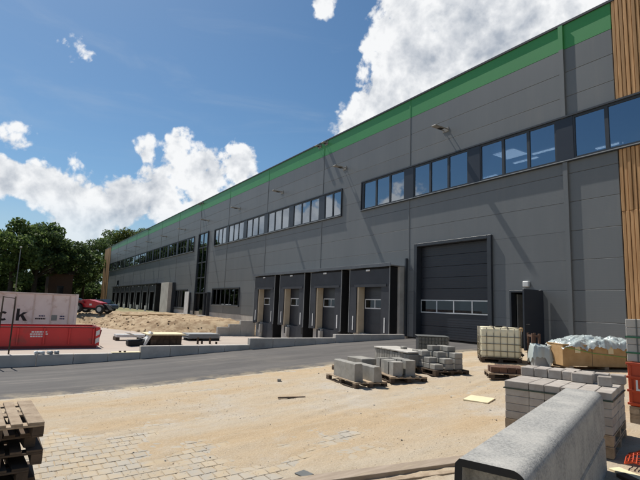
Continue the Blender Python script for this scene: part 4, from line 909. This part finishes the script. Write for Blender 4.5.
box('chassis', t, 'rubber', -1.3,1.4,-.5,.5,.4,.62,.02); box('badge', t, 'white', -.1,.15,-.632,-.622,.82,1.0); prism('boom', t, 'rubber', [(.7,1.15),(1.5,.95),(2.0,.4),(1.85,.35),(1.35,.8),(.7,.98)], 'y', -.35, .35)
for x in (-1.2,1.2):
    for y in (-.85,.85): wheel(t, x, y, .52 if x < 0 else .46, .34)
car((-60.5,-12.6,zc), RAD(70), 'car_blue', 'dark blue car half hidden behind the red loader'); car((-67.0,-8.6,zc), RAD(35), 'car_slate', 'slate blue car parked between the red loader and far docks')
for k,(x,y,l_,rz) in enumerate(((-50.3,-7.9,2.4,1.1),(-52.5,-4.6,3.0,1.3))):
    tag(link('clay_pipe', cube_mesh(l_,.22,.16,'osb',.05), None, (x,y,ground_z(x,y)+.1), (0,0,rz)), 'orange-brown board lying on the earth near the far docks', 'board', 'orange-brown boards on the earth')
for k in range(5):
    x = -71.5-k*5.2; tag(prism('white_bollard', None, 'white', [(-.12,-.12),(.12,-.12),(.12,.12),(-.12,.12)], 'z', -.2, .75, loc=(x,-2.1,-.1)), 'short white post in front of the far loading docks', 'bollard', 'white posts before the far docks')
# ------------------------------------------------------------------ trees
def tree_mesh(h, rad, seed, nl, leaf, mt, low=.22):
    r = np.random.default_rng(seed); nlobe = 40
    cz = h*(low+1)/2; rz_ = h*(1-low)/2
    P = []
    lob = []
    for k in range(nlobe):
        d = r.normal(size=3); d /= np.linalg.norm(d); q = r.uniform(.35,.88)
        c = np.array([d[0]*rad*q, d[1]*rad*q, cz+d[2]*rz_*q]); lr = rad*r.uniform(.15,.31)
        taper = 1-.25*max(0,(c[2]-cz)/rz_); c[:2] *= taper; lob.append((c, lr))
    ws = np.array([l_[1]**2 for l_ in lob]); ws /= ws.sum(); idx = r.choice(nlobe, nl, p=ws)
    C = np.array([l_[0] for l_ in lob])[idx]; R_ = np.array([l_[1] for l_ in lob])[idx]
    d = r.normal(size=(nl,3)); d /= np.linalg.norm(d,axis=1)[:,None]; rr = r.uniform(.55,1.12,nl)
    P = C + d*(R_*rr)[:,None]*np.array([1,1,.8])
    a = r.normal(size=(nl,3)); a -= .0; a /= np.linalg.norm(a,axis=1)[:,None]; b = np.cross(a, r.normal(size=(nl,3))); b /= np.linalg.norm(b,axis=1)[:,None]
    s = leaf*r.uniform(.6,1.3,nl)[:,None]
    V = np.stack([P-a*s-b*s*.15, P-b*s*.55, P+a*s+b*s*.1, P+b*s*.55],1).reshape(-1,3)
    F = np.arange(nl*4).reshape(-1,4)
    me = bpy.data.meshes.new('crown'); me.from_pydata(V.tolist(), [], F.tolist()); me.materials.append(MAT[mt])
    bm = bmesh.new(); add_tube(bm, [(0,0,-.4),(.1,.05,h*.2),(-.05,.1,h*.45),(.1,0,h*.78)], [rad*.085,rad*.065,rad*.05,rad*.015], 8)
    for k in range(9):
        c = lob[k*3][0]; z0_ = h*random.Random(seed+k).uniform(.22,.5); add_tube(bm, [(0,0,z0_),(c[0]*.5,c[1]*.5,(z0_+c[2])/2+.3),(c[0],c[1],c[2])], [rad*.035,rad*.022,rad*.008], 5)
    return me, bm_mesh(bm, 'bark', True)
TM = {}
def tree(px, dist, h, rad, seed, mt, label, nl=7000, low=.2, name='broadleaf_tree', leaf=.34, group='trees at the edge of the site'):
    d = pix(px, 300); d = Vector((d.x,d.y,0)).normalized(); p = Vector((CAM.x,CAM.y,0)) + d*dist
    k = (h,rad,seed,mt,low)
    cm, tm = tree_mesh(h, rad, seed, nl, leaf, mt, low)
    t = tag(empty(name, (p.x,p.y,-.15), random.uniform(0,6)), label, 'tree' if name != 'shrub' else 'shrub', group); link('trunk', tm, t); link('crown', cm, t)
for px, dist, h, rad, sd_, mt, lab, nl in (
    (-25,112,15.5,7.0,1,'leaf_b','dense dark tree partly cut off beyond the freight container',6500),
    (8,104,16.0,6.6,2,'leaf_a','broad green tree directly behind the slim lamp pole',7500),
    (33,108,18.0,6.8,3,'leaf_b','tallest domed tree standing behind the freight container',8500),
    (50,120,16.0,5.4,4,'leaf_a','narrower tree pressed against the tallest domed tree',6000),
    (66,112,15.6,5.6,5,'leaf_b','rounded dark tree above the small brick hut',6000),
    (82,128,13.5,5.2,6,'leaf_a','low thin-crowned tree in the gap where sky shows through',3600),
    (94,146,21,6.4,7,'leaf_b','dark loose-crowned tree beside the far timber corner of the warehouse',6000),
    (112,166,26.5,7.2,8,'leaf_a','tall green tree right behind the far timber corner',7000),
    (126,162,27,8.0,9,'leaf_c','yellow-green tree rising first above the far roof edge',8000),
    (142,168,28.5,7.6,10,'leaf_c','highest yellow-green tree above the far warehouse roof',8000),
    (156,178,29,7.0,11,'leaf_c','last yellow-green tree disappearing behind the warehouse roof',7000),
    (135,190,30,8.0,12,'leaf_a','darker tree half hidden behind the yellow-green trees',6000),
    (-60,110,17,7.0,14,'leaf_a','green tree outside the row beyond the container end',6000),
    (-100,105,16,7.0,15,'leaf_b','dark tree farthest from the warehouse beyond the container',6000)):
    tree(px, dist, h, rad, sd_, mt, lab, nl)
for k in range(17):
    tree(-80+k*10.6+random.uniform(-3,3), (118 if k < 14 else 142)+random.uniform(-6,12), 6.0+random.uniform(-1.5,2), 5.0, 30+k, 'leaf_b' if k % 3 else 'leaf_a', 'dark undergrowth shrub below the tall trees', 3600, -.05, 'shrub', .36, 'shrubs under the trees')
hut = tag(empty('brick_hut', (-112,-10.6,-.15), RAD(5)), 'small red-brown brick hut among the trees behind the container', 'building')
box('wall', hut, 'red_brick', -2,2,-2.2,2.2,0,6.2); prism('roof', hut, 'pallet_dark', [(-2.5,6.2),(2.5,6.2),(0,7.9)], 'x', -2.4, 2.4, rot=(0,0,RAD(90))); box('window', hut, 'car_glass', 2.0,2.03,-.6,.6,2.2,3.8); box('door', hut, 'pallet_dark', 2.0,2.04,-1.9,-1.0,0,2.1)
pole = tag(empty('lamp_pole', (-66,-18.2,-.15)), 'slim grey lamp pole standing before the trees', 'pole'); tube('shaft', pole, 'galv_dark', [(0,0,0),(0,0,7.2)], [.07,.04], 8); box('lamp_head', pole, 'galv', -.15,.5,-.12,.12,7.15,7.28,.02)
